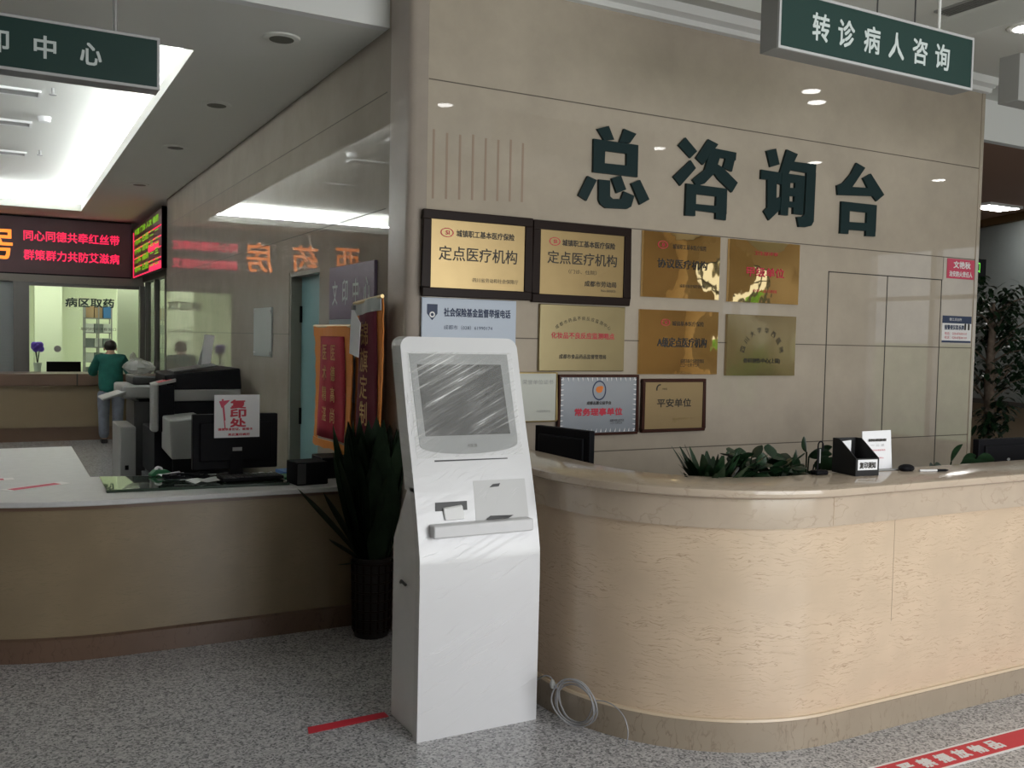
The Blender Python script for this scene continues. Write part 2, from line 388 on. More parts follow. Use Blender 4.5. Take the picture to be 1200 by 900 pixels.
# main wall behind the information desk, with a rounded pier at its left end
pl = [(XW, 4.9), (XW, 4.675), (1.882, 4.655), (1.889, 4.64), (1.902, 4.628), (1.92, 4.619), (1.972, YW+.001), (1.972, YW+.3)]
struct('wall_pier', MB().prism(pl, 0, ZH, 'z'), 'pier', smooth=True)
struct('wall_main', MB().box(1.972, 6.44, YW, YW+.3, 0, ZH), 'wall')
struct('trim_wall_edge', MB().box(6.44, 6.475, YW-.006, YW+.3, 0, ZH), 'wall')
sm = MB()
for z in (.952, 1.606, 2.268, 2.947): sm.box(1.975, 6.44, YW-.0012, YW+.01, z-.003, z+.003)
for x, a, b in ((6.085, 2.1, 2.27),): sm.box(x-.002, x+.002, YW-.0012, YW+.01, a, b)
struct('trim_wall_joints', sm, 'seam')
dm = MB()
for x in (4.92, 5.497, 6.074): dm.box(x-.004, x+.004, YW-.0016, YW+.01, .05, 2.1)
dm.box(4.916, 6.078, YW-.0016, YW+.01, 2.096, 2.103)
struct('trim_service_door_gaps', dm, 'seam_dark')
st = MB()
for i in range(8):
    x = 2.008+i*.0765; st.box(x-.006, x+.006, YW-.0008, YW+.01, 2.33+.004*i, 2.69-(.01 if i % 3 else 0))
struct('trim_old_tape_marks', st, 'stain')
# moulding under the hall ceiling
mm = MB().prism([(YW, 3.5), (YW-.035, 3.505), (YW-.04, 3.535), (YW-.085, 3.55), (YW-.095, 3.6), (YW, 3.6)], XW+.02, 6.5, 'x')
mm.prism([(6.47, 3.5), (6.5, 3.505), (6.505, 3.535), (6.55, 3.55), (6.56, 3.6), (6.47, 3.6)], YW-.03, 4.93, 'y')
struct('trim_moulding', mm, 'plaster')
# left polished wall with a doorway
lw = MB().box(XW, XW+.25, 5.3, 6.155, 0, ZC).box(XW, XW+.25, 6.911, 12.7, 0, ZC).box(XW, XW+.25, 6.155, 6.911, 2.052, ZC)
lw.box(XW, XW+.25, 4.9, 5.3, 0, ZH)
struct('wall_left', lw, 'mirror_wall')
ls = MB()
for z in (1.603, 2.305, 2.94): 
    ls.box(XW-.001, XW+.01, 4.95, 6.155 if z < 2 else 12.7, z-.003, z+.003)
    if z < 2: ls.box(XW-.001, XW+.01, 6.911, 12.7, z-.003, z+.003)
struct('trim_left_wall_joints', ls, 'seam')
df = MB().box(XW+.005, XW+.2, 6.875, 6.911, 0, 2.052).box(XW+.005, XW+.2, 6.155, 6.18, 0, 2.052).box(XW+.005, XW+.2, 6.18, 6.875, 2.02, 2.052)
d1 = struct('door_1', MB().box(XW+.085, XW+.125, 6.18, 6.875, 0, 2.02), 'teal')
df.build('door_frame', 'doorframe', d1)
hg = MB()
for z in (1.75, 1.0, .3): hg.tube([(XW+.08, 6.865, z-.06), (XW+.08, 6.865, z+.06)], .012)
hg.build('hinge', 'black', d1)
# hall ceiling: lower border with a raised tray
hc = MB().box(5.446, 14, -1.6, 4.93, ZH, ZH+.3).box(-6.2, 5.446, 4.4, 4.93, ZH, ZH+.3).box(-6.2, -5, -1.6, 4.4, ZH, ZH+.3).box(-5, 5.446, -1.6, -1.0, ZH, ZH+.3)
hc.box(-5, 5.446, -1.0, 4.4, 3.74, 3.9)
struct('ceiling', hc, 'ceiling')
struct('trim_fascia_left', MB().box(-6.2, XW, 4.93, 5.0, ZC, ZH+.2), 'white')
struct('trim_fascia_right', MB().box(6.475, 14, 4.93, 5.0, ZC, ZH+.2), 'white')
# lowered ceiling on the left with its light tray
X0, X1, Y0, Y1 = -3.2, 1.03, 5.94, 14.72
lc = MB().box(X1, XW+.3, 5.0, 16, ZC, ZC+.06).box(-6.2, X0, 5.0, 16, ZC, ZC+.06).box(X0, X1, 5.0, Y0, ZC, ZC+.06).box(X0, X1, Y1, 16, ZC, ZC+.06)
lc.box(X0-.4, X1+.4, Y0-.4, Y1+.4, 3.58, 3.64)
lc.box(X1+.38, X1+.4, Y0-.4, Y1+.4, ZC+.06, 3.58).box(X0-.4, X0-.38, Y0-.4, Y1+.4, ZC+.06, 3.58).box(X0-.4, X1+.4, Y0-.4, Y0-.38, ZC+.06, 3.58).box(X0-.4, X1+.4, Y1+.38, Y1+.4, ZC+.06, 3.58)
lc.box(X1, X1+.012, Y0, Y1, ZC+.06, ZC+.1).box(X0-.012, X0, Y0, Y1, ZC+.06, ZC+.1).box(X0, X1, Y1, Y1+.012, ZC+.06, ZC+.1).box(X0, X1, Y0-.012, Y0, ZC+.06, ZC+.1)
struct('ceiling_left', lc, 'ceil_low')
# lowered ceiling on the right, behind the main wall
struct('ceiling_right', MB().box(XW+.3, 14, 5.0, 16, ZC, ZC+.06), 'brownceil')
# outer walls
struct('wall_west', MB().box(-6.4, -6.2, -1.6, 20, 0, 3.9), 'rearbeige')
struct('wall_east', MB().box(12, 12.2, 2.4, 5.0, 0, 3.9).box(12, 12.2, -1.6, -1.2, 0, 3.9).box(12, 12.2, -1.2, 2.4, 3.05, 3.9).box(12, 12.2, -1.2, 2.4, 0, .25), 'rearbeige')
struct('wall_south', MB().box(-6.2, 1.0, -1.6, -1.4, 0, 3.9).box(5.2, 8.9, -1.6, -1.4, 0, 3.9).box(10.1, 12.2, -1.6, -1.4, 0, 3.9).box(1.0, 5.2, -1.6, -1.4, 3.05, 3.9).box(1.0, 5.2, -1.6, -1.4, 0, .25).box(8.9, 10.1, -1.6, -1.4, 2.9, 3.9).box(8.9, 10.1, -1.6, -1.4, 0, .1), 'rearpale')
wf = MB()
for x in (1.0, 2.38, 3.76, 5.12): wf.box(x, x+.08, -1.45, -1.3, .25, 3.05)
wf.box(1.0, 5.2, -1.45, -1.3, 2.3, 2.36)
struct('window_1', wf, 'steel')
wf = MB()
for x in (8.9, 9.5, 10.04): wf.box(x, x+.06, -1.5, -1.4, .1, 2.9)
wf.box(8.9, 10.1, -1.5, -1.4, .1, .15).box(8.9, 10.1, -1.5, -1.4, 2.2, 2.25).box(8.9, 10.1, -1.5, -1.4, 2.85, 2.9)
struct('window_7', wf, 'steel')
struct('ground_outside', MB().box(-6, 20, -12, -1.6, -.12, -.02), 'lawn')
struct('hedge_outside', MB().box(7, 20, -6, -5, -.02, 1.7), 'lawn', bevel=.1)
wf = MB()
for y in (-1.2, .0, 1.2, 2.32): wf.box(11.9, 12.05, y, y+.08, .25, 3.05)
wf.box(11.9, 12.05, -1.2, 2.4, 2.3, 2.36)
struct('window_2', wf, 'steel')
struct('wall_column', MB().box(7.6, 8.25, -.9, -.25, 0, ZH), 'col', bevel=.03)
# right rear corner: beige wall with a grey roller panel
P0 = Vector((11.75, 9.1, 0)); P1 = Vector((10.4, 5.75, 0)); dv = (P1-P0).normalized(); nv = Vector((dv.y, -dv.x, 0)) 
if nv.x > 0: nv = -nv
def slab(z0, z1, off, th, a=0, b=1):
    A = P0.lerp(P1, a)+nv*off; B = P0.lerp(P1, b)+nv*off; A2 = A-nv*th; B2 = B-nv*th
    return [(A.x, A.y, z0), (B.x, B.y, z0), (B2.x, B2.y, z0), (A2.x, A2.y, z0), (A.x, A.y, z1), (B.x, B.y, z1), (B2.x, B2.y, z1), (A2.x, A2.y, z1)]
struct('wall_right_rear', MB().hexa(slab(0, ZC, 0, .15, -.6, 1.1)), 'rearbeige')
struct('trim_right_rear_beam', MB().hexa(slab(3.18, 3.275, .06, .05, -.5, 1.1)), 'goldbrush')
struct('window_3', MB().hexa(slab(.96, 3.17, .03, .03, -.4, 1.05)), 'shuttergrey')
struct('trim_right_rear_sill', MB().hexa(slab(.9, .96, .07, .07, -.5, 1.1)), 'steel')
struct('wall_north_right', MB().box(XW+.3, 14, 10.2, 10.4, 0, ZC), 'rearbeige')
# pharmacy facade and the room behind its glass
hd = MB().box(-6.2, 2.0, 15.75, 15.95, 2.3, 2.41).box(-6.2, 2.2, 15.85, 16, 2.41, ZC)
struct('trim_pharmacy_header', hd, 'header')
pf = MB().box(.19, .345, 15.7, 15.9, .9, 2.3).box(.345, .4, 15.78, 15.88, .9, 2.3).box(1.935, 2.06, 15.7, 15.9, 0, 2.3)
pf.box(.4, 1.935, 15.78, 15.88, .9, .935).box(.4, 1.935, 15.78, 15.88, 2.25, 2.3)
w4 = struct('window_4', pf, 'steel')
MB().box(.4, 1.935, 15.82, 15.828, .935, 2.25).build('pane', 'glass', w4)
sh = MB().box(-6.2, .19, 15.84, 15.9, .9, 2.3)
for i in range(24): sh.box(-6.2, .15, 15.825, 15.85, .92+i*.057, .96+i*.057)
struct('window_5', sh, 'shutter')
sf = MB()
for y in (12.72, 13.6, 14.6, 15.55): sf.box(2.0, 2.08, y, y+.1, 0, 2.4)
sf.box(1.98, 2.1, 12.7, 15.8, 2.36, ZC).box(2.0, 2.08, 12.7, 15.7, .0, .1)
w6 = struct('window_6', sf, 'steel')
MB().box(2.035, 2.043, 12.8, 15.6, .1, 2.36).build('pane', 'glass', w6)
struct('wall_pharmacy', MB().box(-1, 5, 19.5, 19.7, 0, 3.2).box(-1.1, -1, 15.9, 19.6, 0, 3.2).box(4.4, 4.5, 12.6, 19.6, 0, 3.2).box(.55, .98, 18.4, 18.9, 0, 3.1).box(1.78, 3.2, 17.4, 17.5, 0, 3.1), 'pharmwall')
struct('ceiling_pharmacy', MB().box(-1.1, 4.5, 16, 19.7, 3.1, 3.16), 'white')

# ---------------------------------------------------------------- counters
def arcpath(cx, cy, r, y_end, x_end, n=22):
    """plan of the main desk: straight back on the left, quarter round, straight to the right; returns points with arc length"""
    p = [(cx-r, y_end), (cx-r, (y_end+cy)/2)]+[(cx-r*math.cos(PI/2*i/n), cy-r*math.sin(PI/2*i/n)) for i in range(n+1)]+[(cx+.8, cy-r), (cx+1.6, cy-r), (x_end, cy-r)]
    return p
def sweep(paths, name, m, parent, smooth=True):
    """paths: list of (plan polyline, z); consecutive rings are joined; uv = arc length, height along profile"""
    n = len(paths[0][0]); V = []; U = []; F_ = []; h = 0; prev = None
    for (p, z) in paths:
        if prev is not None: h += math.hypot(z-prev[1], math.hypot(p[-1][0]-prev[0][-1][0], p[-1][1]-prev[0][-1][1]))
        prev = (p, z); s = 0
        for i, q in enumerate(p):
            if i: s += math.hypot(q[0]-p[i-1][0], q[1]-p[i-1][1])
            V.append((q[0], q[1], z)); U.append((s, h))
    for r in range(len(paths)-1):
        for i in range(n-1):
            F_.append((r*n+i, r*n+i+1, (r+1)*n+i+1, (r+1)*n+i))
    me = bpy.data.meshes.new(name); me.from_pydata(V, [], F_)
    uv = me.uv_layers.new(name='UVMap')
    for l in me.loops: uv.data[l.index].uv = U[l.vertex_index]
    me.materials.append(M[m])
    if smooth:
        me.polygons.foreach_set('use_smooth', [True]*len(me.polygons)); me.set_sharp_from_angle(angle=math.radians(35))
    o = bpy.data.objects.new(name, me); COL.objects.link(o); o.parent = parent; return o
CX, CY = 2.93, 3.5
A = lambda r: arcpath(CX, CY, r, YW-.004, 6.6)
ctr = thing('information_desk', 'large beige marble reception desk with rounded corner in front of the main wall', 'reception desk', (0, 0, 0))
sweep([(A(.835), .12), (A(.835), .885), (A(.6), .885)], 'front_panel', 'ctr', ctr)
sweep([(A(.853), 0), (A(.853), .118), (A(.8), .118)], 'plinth', 'plinth', ctr)
sweep([(A(.8), .1185), (A(.85), .1185), (A(.846), .128), (A(.8), .13)], 'ledge_strip', 'ctr_light', ctr)
MB().box(3.288, 3.2895, CY-.8365, CY-.83, .45, .88).build('panel_joint', 'ctr_top', ctr)
MB().box(2.905, 2.9065, CY-.8568, CY-.85, .888, 1.0).build('band_joint', 'ctr', ctr)
sweep([(A(.8), .875), (A(.856), .885), (A(.856), 1.0), (A(.845), 1.006)], 'fascia_band', 'ctr_top', ctr)
sweep([(A(.58), 1.0), (A(.57), 1.005), (A(.57), 1.045), (A(.885), 1.045), (A(.897), 1.04), (A(.9), 1.028), (A(.897), 1.014), (A(.885), 1.006), (A(.58), 1.0)], 'top', 'ctr_top', ctr)
sweep([(A(.6), 0), (A(.6), 1.0)], 'inner_panel', 'plinth', ctr)
wk = MB().box(CX+.0, 6.5, 2.96, 3.5, .71, .75).box(2.39, CX+.0, 3.55, 4.58, .71, .75).box(2.6, CX, 3.1, 3.55, .71, .75)
wk.box(6.4, 6.45, 3.0, 3.45, 0, .71).box(2.4, 2.45, 4.0, 4.5, 0, .71)
wk.build('work_surface', 'darkwood', ctr)
# left desk
def fpath(off):
    R = 1.5+off; cx, cy = .55, 6.45
    p = [(XW-.004, cy-R), (1.4, cy-R), (.9, cy-R)]+[(cx-R*math.sin(PI/2*i/20), cy-R*math.cos(PI/2*i/20)) for i in range(21)]
    return p
dsk = thing('copy_desk', 'dark beige marble copying desk with grey white top left of the plant', 'desk')
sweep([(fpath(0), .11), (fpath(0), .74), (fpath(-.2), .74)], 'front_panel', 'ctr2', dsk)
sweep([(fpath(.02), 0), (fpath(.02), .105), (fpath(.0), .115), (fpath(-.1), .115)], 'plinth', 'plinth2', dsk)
fp = fpath(.03)
top = [(x, y) for x, y in fp if x > -1.2]+[(-1.0, 7.3), (.45, 7.3), (.45, 5.74), (XW-.005, 5.5)]
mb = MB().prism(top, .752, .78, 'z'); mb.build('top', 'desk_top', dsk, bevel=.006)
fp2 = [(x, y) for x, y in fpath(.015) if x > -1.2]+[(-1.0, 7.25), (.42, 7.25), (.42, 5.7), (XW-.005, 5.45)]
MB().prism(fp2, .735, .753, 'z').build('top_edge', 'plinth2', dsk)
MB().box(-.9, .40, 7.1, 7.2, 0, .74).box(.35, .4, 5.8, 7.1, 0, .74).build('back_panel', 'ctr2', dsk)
tag(MB().hexa([(.475, 5.13, .7805), (1.39, 5.06, .7805), (1.39, 5.48, .7805), (.49, 5.7, .7805), (.475, 5.13, .7955), (1.39, 5.06, .7955), (1.39, 5.48, .788), (.49, 5.7, .7845)]).build('glass_sheet', 'greenglass', bevel=.001), 'sheet of green glass lying on the copying desk', 'glass sheet')
for (x, y, a, l_, lab) in ((.17, 5.47, .55, .34, 'longer red and white sticker strip on the desk top, nearer the glass sheet'), (-.08, 5.78, .1, .3, 'red and white sticker strip on the desk top at the left picture edge')):
    t = thing('desk_sticker', lab, 'sticker', (x, y, .7805), a)
    MB().box(-l_/2, l_/2, -.045, .045, 0, .0012).build('backing', 'whitev', t)
    MB().box(-l_/2+.03, l_/2-.05, -.03, .03, .0012, .0018).build('print', 'pinkred', t)

# ---------------------------------------------------------------- self-service kiosk
KX0, KX1 = 1.442, 1.985
kw = KX1-KX0
k = thing('service_kiosk', 'white self-service kiosk wrapped in clear film in front of the desks', 'kiosk', (KX0, 0, 0))
front = [(3.37, 0), (3.368, .35), (3.366, .62), (3.37, .73), (3.385, .80), (3.405, .88), (3.43, .97), (3.465, 1.085), (3.51, 1.22), (3.556, 1.38), (3.606, 1.56)]
def fy(z):
    for (a, b) in zip(front, front[1:]):
        if a[1] <= z <= b[1]: return a[0]+(b[0]-a[0])*(z-a[1])/(b[1]-a[1])
    return front[-1][0]+(z-1.56)*.28
prof_low = [(3.405, 0.03), (3.4, .62), (3.4, .73), (3.43, .88), (3.46, .97), (3.535, 1.0), (3.685, .76), (3.685, 0.0), (3.405, 0.0)]
MB().prism(prof_low, .012, kw-.012, 'x').build('cabinet', 'kiosk', k, bevel=.006)
# front slab follows the curve; outline with rounded upper corners
def slabmesh(x0, x1, z0, z1, off, th, mb=None, rc=0, n=26, zmode=None):
    mb = mb or MB(); zs = [z0+(z1-z0)*i/n for i in range(n+1)]; o = len(mb.v)
    if rc:
        zs = [z for z in zs if z < z1-rc]+[z1-rc+rc*math.sin(PI/2*i/8) for i in range(9)]
    for z in zs:
        ins = 0
        if rc and z > z1-rc: ins = rc-math.sqrt(max(0, rc*rc-(z-z1+rc)**2))
        y = fy(z)+off
        mb.v += [(x0+ins, y, z), (x1-ins, y, z), (x1-ins, y+th, z), (x0+ins, y+th, z)]
    m = len(zs)
    for i in range(m-1):
        for q in range(4):
            r = (q+1) % 4; mb.f.append((o+i*4+q, o+i*4+r, o+(i+1)*4+r, o+(i+1)*4+q))
    mb.f += [(o+3, o+2, o+1, o), tuple(o+(m-1)*4+q for q in range(4))]
    return mb
slabmesh(0, kw, 0, 1.0, 0, .045).build('front_panel', 'wrapped', k, smooth=True)
slabmesh(0, kw, .985, 1.602, 0, .1, rc=.045, n=20).build('screen_head', 'wrapped', k, smooth=True)
# bezel with a bowed lower edge, in front-panel coordinates
def onfront(poly, off, th, name, m, par):
    V = [(x, fy(z)+off, z) for x, z in poly]+[(x, fy(z)+off+th, z) for x, z in poly]; n = len(poly)
    return MB().add(V, [tuple(range(n)), tuple(range(2*n-1, n-1, -1))]+[(i, i+n, (i+1) % n+n, (i+1) % n) for i in range(n)]).build(name, m, par)
def patch(rows, off, th, name, m, par):
    mb = MB()
    for (x0, x1, z) in rows:
        y_ = fy(z)+off; mb.v += [(x0, y_, z), (x1, y_, z), (x1, y_+th, z), (x0, y_+th, z)]
    n_ = len(rows)
    for i in range(n_-1):
        for q in range(4): r = (q+1) % 4; mb.f.append((i*4+q, i*4+r, i*4+4+r, i*4+4+q))
    mb.f += [(3, 2, 1, 0), tuple((n_-1)*4+q for q in range(4))]
    return mb.build(name, m, par)
rows = [(.268-.222*math.sqrt(1-((1.162-z)/.037)**2), .268+.222*math.sqrt(1-((1.162-z)/.037)**2), z) for z in [1.1255+.0365*i/8 for i in range(8)]]
rows += [(.044-.01*i/16, .494-.006*i/16 if i else .49, 1.162+.371*i/16) for i in range(17)]
patch(rows, -.003, .01, 'screen_bezel', 'bezel', k)
patch([(.072-.008*i/14, .461-.009*i/14, 1.2+.289*i/14) for i in range(15)], -.0042, .004, 'screen', 'screen', k)
bt = MB(); text(bt, '大医通', .275, 1.158, .045, .014, 0)
bt.v = [(a, fy(c)-.0042, c) for a, b, c in bt.v]; bt.build('logo_text', 'ink', k)
onfront([(.1, 1.105), (.434, 1.102), (.434, 1.098), (.1, 1.099)], -.001, .006, 'paper_slot', 'dgrey', k)
onfront([(.084, .942), (.224, .941), (.222, .906), (.081, .909)], -.002, .006, 'card_slot', 'dgrey', k)
y = fy(.915); MB().hexa([(.118, y-.022, .872), (.205, y-.022, .872), (.205, y, .872), (.118, y, .872), (.113, y-.012, .918), (.198, y-.012, .924), (.198, y, .93), (.113, y, .922)]).build('card_reader', 'white', k, bevel=.004)
onfront([(.262, 1.017), (.503, 1.015), (.503, .845), (.256, .85)], -.0015, .006, 'keypad_niche', 'lgrey2', k)
onfront([(.35, 1.0), (.384, 1.002), (.376, .99), (.334, .988)], -.003, .003, 'niche_label', 'dgrey', k)
MB().box(.05, .5, fy(.83)-.042, fy(.83)+.02, .81, .861).build('ledge', 'kiosk', k, bevel=.007)
MB().add([(.325, fy(.87)-.003, .876), (.43, fy(.87)-.003, .872), (.405, fy(.87)-.008, .8625), (.3, fy(.87)-.008, .8625), (.325, fy(.87)-.0, .876), (.43, fy(.87)-.0, .872), (.405, fy(.87)-.004, .8605), (.3, fy(.87)-.004, .8605)], [(0, 1, 2, 3), (7, 6, 5, 4), (0, 4, 5, 1), (1, 5, 6, 2), (2, 6, 7, 3), (3, 7, 4, 0)]).build('ledge_pad', 'dgrey', k)
MB().tube([(-.006, 3.55, .6), (-.012, 3.53, .612), (-.004, 3.5, .6)], .006).build('side_latch', 'dgrey', k)
patch([(.025, .51, 1.115+.425*i/30) for i in range(31)], -.006, .0005, 'film_wrap', 'film', k)
random.seed(9); cm = MB()
def crease(x, z, L_, ang, w_):
    pts = [(x+L_*math.cos(ang)*q/6, z+L_*math.sin(ang)*q/6+.004*math.sin(q*.9+x*30)) for q in range(7)]
    pts = [p_ for p_ in pts if .006 < p_[0] < kw-.006]
    if len(pts) < 3: return
    o = len(cm.v)
    for i, (px_, pz_) in enumerate(pts):
        hh = w_*(.25+math.sin(PI*(i+.5)/len(pts))); y_ = fy(pz_)
        cm.v += [(px_, y_+.0002, pz_-hh), (px_, y_-hh*.9, pz_), (px_, y_+.0002, pz_+hh)]
    for i in range(len(pts)-1):
        a_ = o+3*i; cm.f += [(a_, a_+1, a_+4, a_+3), (a_+1, a_+2, a_+5, a_+4)]
for i in range(34): crease(random.uniform(.0, .34), random.gauss(.3, .1), random.uniform(.06, .24), math.radians(random.gauss(24, 4)), random.uniform(.0006, .0016))
for i in range(14): crease(random.uniform(.0, .4), random.uniform(.5, .8), random.uniform(.05, .12), math.radians(random.gauss(12, 8)), random.uniform(.0005, .001))
for i in range(16): crease(random.uniform(.0, .42), random.uniform(1.0, 1.13), random.uniform(.05, .14), math.radians(random.gauss(30, 12)), random.uniform(.0005, .001))
for i in range(14): crease(random.uniform(.002, .02), random.uniform(1.2, 1.35), random.uniform(.02, .04), math.radians(random.uniform(30, 100)), random.uniform(.001, .002))
for i in range(14): crease(random.uniform(.26, .44), random.uniform(.9, 1.0), random.uniform(.05, .1), math.radians(random.gauss(55, 8)), random.uniform(.0006, .001))
cm.build('film_creases', 'crease', k, smooth=True)
# ---------------------------------------------------------------- big raised letters on the main wall
def wallpoly(mb, pts, base, sc, y0=YW-.018, y1=YW-.002):
    q = [onY(base[0]+x/sc, base[1]+y/sc, y0) for x, y in pts]; mb.prism([(p.x, p.z) for p in q], y0, y1)
def frame4(o, h): return [[o[i], o[(i+1) % 4], h[(i+1) % 4], h[i]] for i in range(4)]
LET = []
B1 = (620, 130)
LET.append(('first dark green raised letter of the wall title, nearest the pier', B1, 5, [
    [(400, 105), (468, 87), (500, 168), (440, 172)], [(558, 104), (630, 134), (592, 188), (530, 182)],
    *frame4([(380, 162), (641, 200), (637, 388), (377, 358)], [(447, 234), (573, 250), (572, 320), (444, 306)]),
    [(345, 380), (398, 405), (338, 526), (290, 494)],
    [(410, 401), (476, 407), (476, 500), (492, 515), (420, 545), (410, 520)], [(492, 515), (540, 517), (600, 560), (575, 574), (450, 568), (420, 545)], [(540, 517), (556, 470), (618, 497), (600, 560)],
    [(485, 395), (540, 378), (570, 460), (516, 482)], [(600, 425), (651, 403), (706, 518), (652, 549)]]))
LET.append(('second dark green raised letter of the wall title, directly right of the first', B1, 5, [
    [(918, 155), (986, 236), (946, 276), (876, 200)], [(948, 288), (979, 335), (888, 438), (846, 385)],
    [(1052, 165), (1110, 195), (1020, 316), (979, 275)], [(1075, 216), (1216, 244), (1212, 290), (1060, 262)], [(1150, 235), (1216, 244), (1190, 355), (1138, 332), (1152, 285)],
    [(1055, 258), (1122, 265), (1092, 360), (1030, 425), (985, 440), (958, 402), (1030, 345)], [(1085, 300), (1135, 330), (1224, 420), (1190, 477), (1110, 400), (1075, 350)],
    *frame4([(924, 424), (1162, 456), (1158, 605), (918, 575)], [(980, 487), (1099, 501), (1096, 556), (979, 545)]),
    [(918, 570), (975, 578), (975, 616), (917, 612)], [(1096, 595), (1157, 600), (1154, 641), (1095, 633)]]))
B2 = (850, 150)
LET.append(('third dark green raised letter of the wall title, beside the last letter', B2, 5, [
    [(242, 133), (298, 120), (319, 213), (265, 229)], [(212, 243), (330, 262), (330, 312), (209, 298)],
    [(248, 298), (303, 306), (300, 412), (326, 402), (326, 474), (257, 541), (226, 487), (247, 465)],
    [(362, 125), (426, 153), (340, 336), (302, 322)], [(380, 194), (534, 213), (530, 272), (380, 246)],
    [(478, 255), (532, 262), (519, 548), (505, 573), (470, 581), (455, 519), (466, 505)], [(421, 521), (456, 519), (472, 581), (432, 579)],
    *frame4([(333, 262), (468, 281), (462, 380), (330, 372)], [(382, 320), (411, 322), (410, 352), (380, 350)]),
    *frame4([(331, 360), (463, 368), (456, 470), (326, 460)], [(377, 398), (407, 400), (406, 433), (377, 430)]),
    [(326, 450), (371, 455), (368, 513), (323, 508)], [(401, 455), (458, 460), (455, 509), (400, 503)]]))
LET.append(('fourth dark green raised letter of the wall title, rightmost of the four', B2, 5, [
    [(770, 203), (821, 233), (746, 345), (700, 380), (660, 388), (655, 336), (690, 322), (735, 270)], [(660, 340), (862, 352), (868, 399), (660, 392)],
    [(808, 293), (854, 267), (932, 391), (888, 429), (850, 380)],
    *frame4([(682, 429), (889, 452), (882, 607), (676, 593)], [(730, 485), (831, 496), (828, 557), (728, 550)]),
    [(677, 585), (724, 590), (722, 621), (674, 617)], [(826, 595), (881, 600), (879, 636), (824, 633)]]))
for lab, base, sc, polys in LET:
    mb = MB()
    for i, p in enumerate(polys): wallpoly(mb, p, base, sc, YW-.018-.0003*i)
    tag(mb.build('raised_letter', 'letter'), lab, 'letter', 'wall title letters')

# ---------------------------------------------------------------- plaques
def rect(tl, tr, br, bl, Y=YW-.02):
    p = [onY(*q, Y) for q in (tl, tr, br, bl)]
    x0 = (p[0].x+p[3].x)/2; x1 = (p[1].x+p[2].x)/2; z1 = (p[0].z+p[1].z)/2; z0 = (p[2].z+p[3].z)/2
    return x0, x1, z0, z1
def plaque(label, r, m, frame=None, fwid=.03, th=.02, tilt=0, lean=0, cat='plaque'):
    x0, x1, z0, z1 = r; t = thing('wall_plaque', label, cat, ((x0+x1)/2, YW-.001, (z0+z1)/2), tilt, 'plaques on the main wall')
    wd, h = x1-x0, z1-z0; a, b = wd/2, h/2
    if frame:
        f = MB().box(-a, a, -th-.008, 0, b-fwid, b).box(-a, a, -th-.008, 0, -b, -b+fwid).box(-a, -a+fwid, -th-.008, 0, -b+fwid, b-fwid).box(a-fwid, a, -th-.008, 0, -b+fwid, b-fwid)
        f.build('frame', frame, t, bevel=.004); MB().box(-a+fwid, a-fwid, -th, 0, -b+fwid, b-fwid).build('plate', m, t)
    else:
        mb = MB(); n = 14; bl = .007 if m in ('goldmir', 'goldbrush') else .0
        if bl:
            for i in range(n+1):
                for j in range(n+1):
                    u, v = -1+2*i/n, -1+2*j/n; mb.v.append((a*u, -th-bl*(1-u*u)*(1-v*v)*(1+.25*math.sin(3*u+1)), b*v))
            for i in range(n):
                for j in range(n): q = i*(n+1)+j; mb.f.append((q, q+n+1, q+n+2, q+1))
            mb.build('plate', m, t, smooth=True); MB().box(-a-.001, a+.001, -th+.0005, -.001, -b-.001, b+.001).build('backing', m, t); t['bulge'] = bl; t['half'] = (a, b)
        else: MB().box(-a, a, -th, -.001, -b, b).build('plate', m, t, bevel=.004)
    return t, wd, h, -th-.0012
def csi(t, x, z, s, y):
    MB().disc((x, z), s*1.1, s*.7, y, y+.0008, 28, .84).build('emblem', 'redink', t)
    text(MB(), 'SI', x+.08*s, z, s*.62, s*.6, y, s*.02).build('emblem_letters', 'redink', t)
T = rect((495.3, 243.5), (624.2, 256.8), (622.3, 353), (494.5, 346.2))
t, a, h, y = plaque('dark framed brass plaque nearest the pier, six large characters', T, 'gold', 'darkwood', .048)
csi(t, -.19, .113, .035, y); label_text(t, '城镇职工基本医疗保险', .04, .113, .35, .036, y=y, bold=.0008)
label_text(t, '定点医疗机构', .0, .005, .47, .075, y=y, bold=.0006); label_text(t, '四川省劳动和社会保障厅', .105, -.13, .28, .024, y=y)
T = rect((625, 257), (739, 268.5), (737.8, 359.5), (622.9, 353.3))
t, a, h, y = plaque('dark framed brass plaque with a bracketed small line, right of its twin', T, 'gold', 'darkwood', .048)
csi(t, -.19, .118, .033, y); label_text(t, '城镇职工基本医疗保险', .04, .115, .36, .036, y=y, bold=.0008)
label_text(t, '定点医疗机构', -.0, .03, .47, .07, y=y, bold=.0006); label_text(t, '（门诊、住院）', .0, -.045, .19, .024, y=y)
label_text(t, '成都市劳动局', .125, -.108, .22, .032, y=y, bold=.0006); label_text(t, 'No:00003', .18, -.145, .1, .014, y=y)
T = rect((755.5, 269.5), (844.4, 278.9), (842, 352), (752, 346.7))
t, a, h, y = plaque('mirror polished brass plaque below the second letter, red oval emblem top left', T, 'goldmir', None, tilt=.0)
csi(t, -.155, .12, .034, y); label_text(t, '城镇职工基本医疗保险', .05, .115, .26, .03, y=y)
label_text(t, '协议医疗机构', -.0, .01, .38, .055, y=y, bold=.0008); label_text(t, '成都市医疗保险管理局', .08, -.12, .2, .02, y=y)
T = rect((856, 280), (938.4, 287.3), (934, 358), (853, 352))
t, a, h, y = plaque('mirror polished brass plaque with red characters, top right of the plaques', T, 'goldmir', None, tilt=.0)
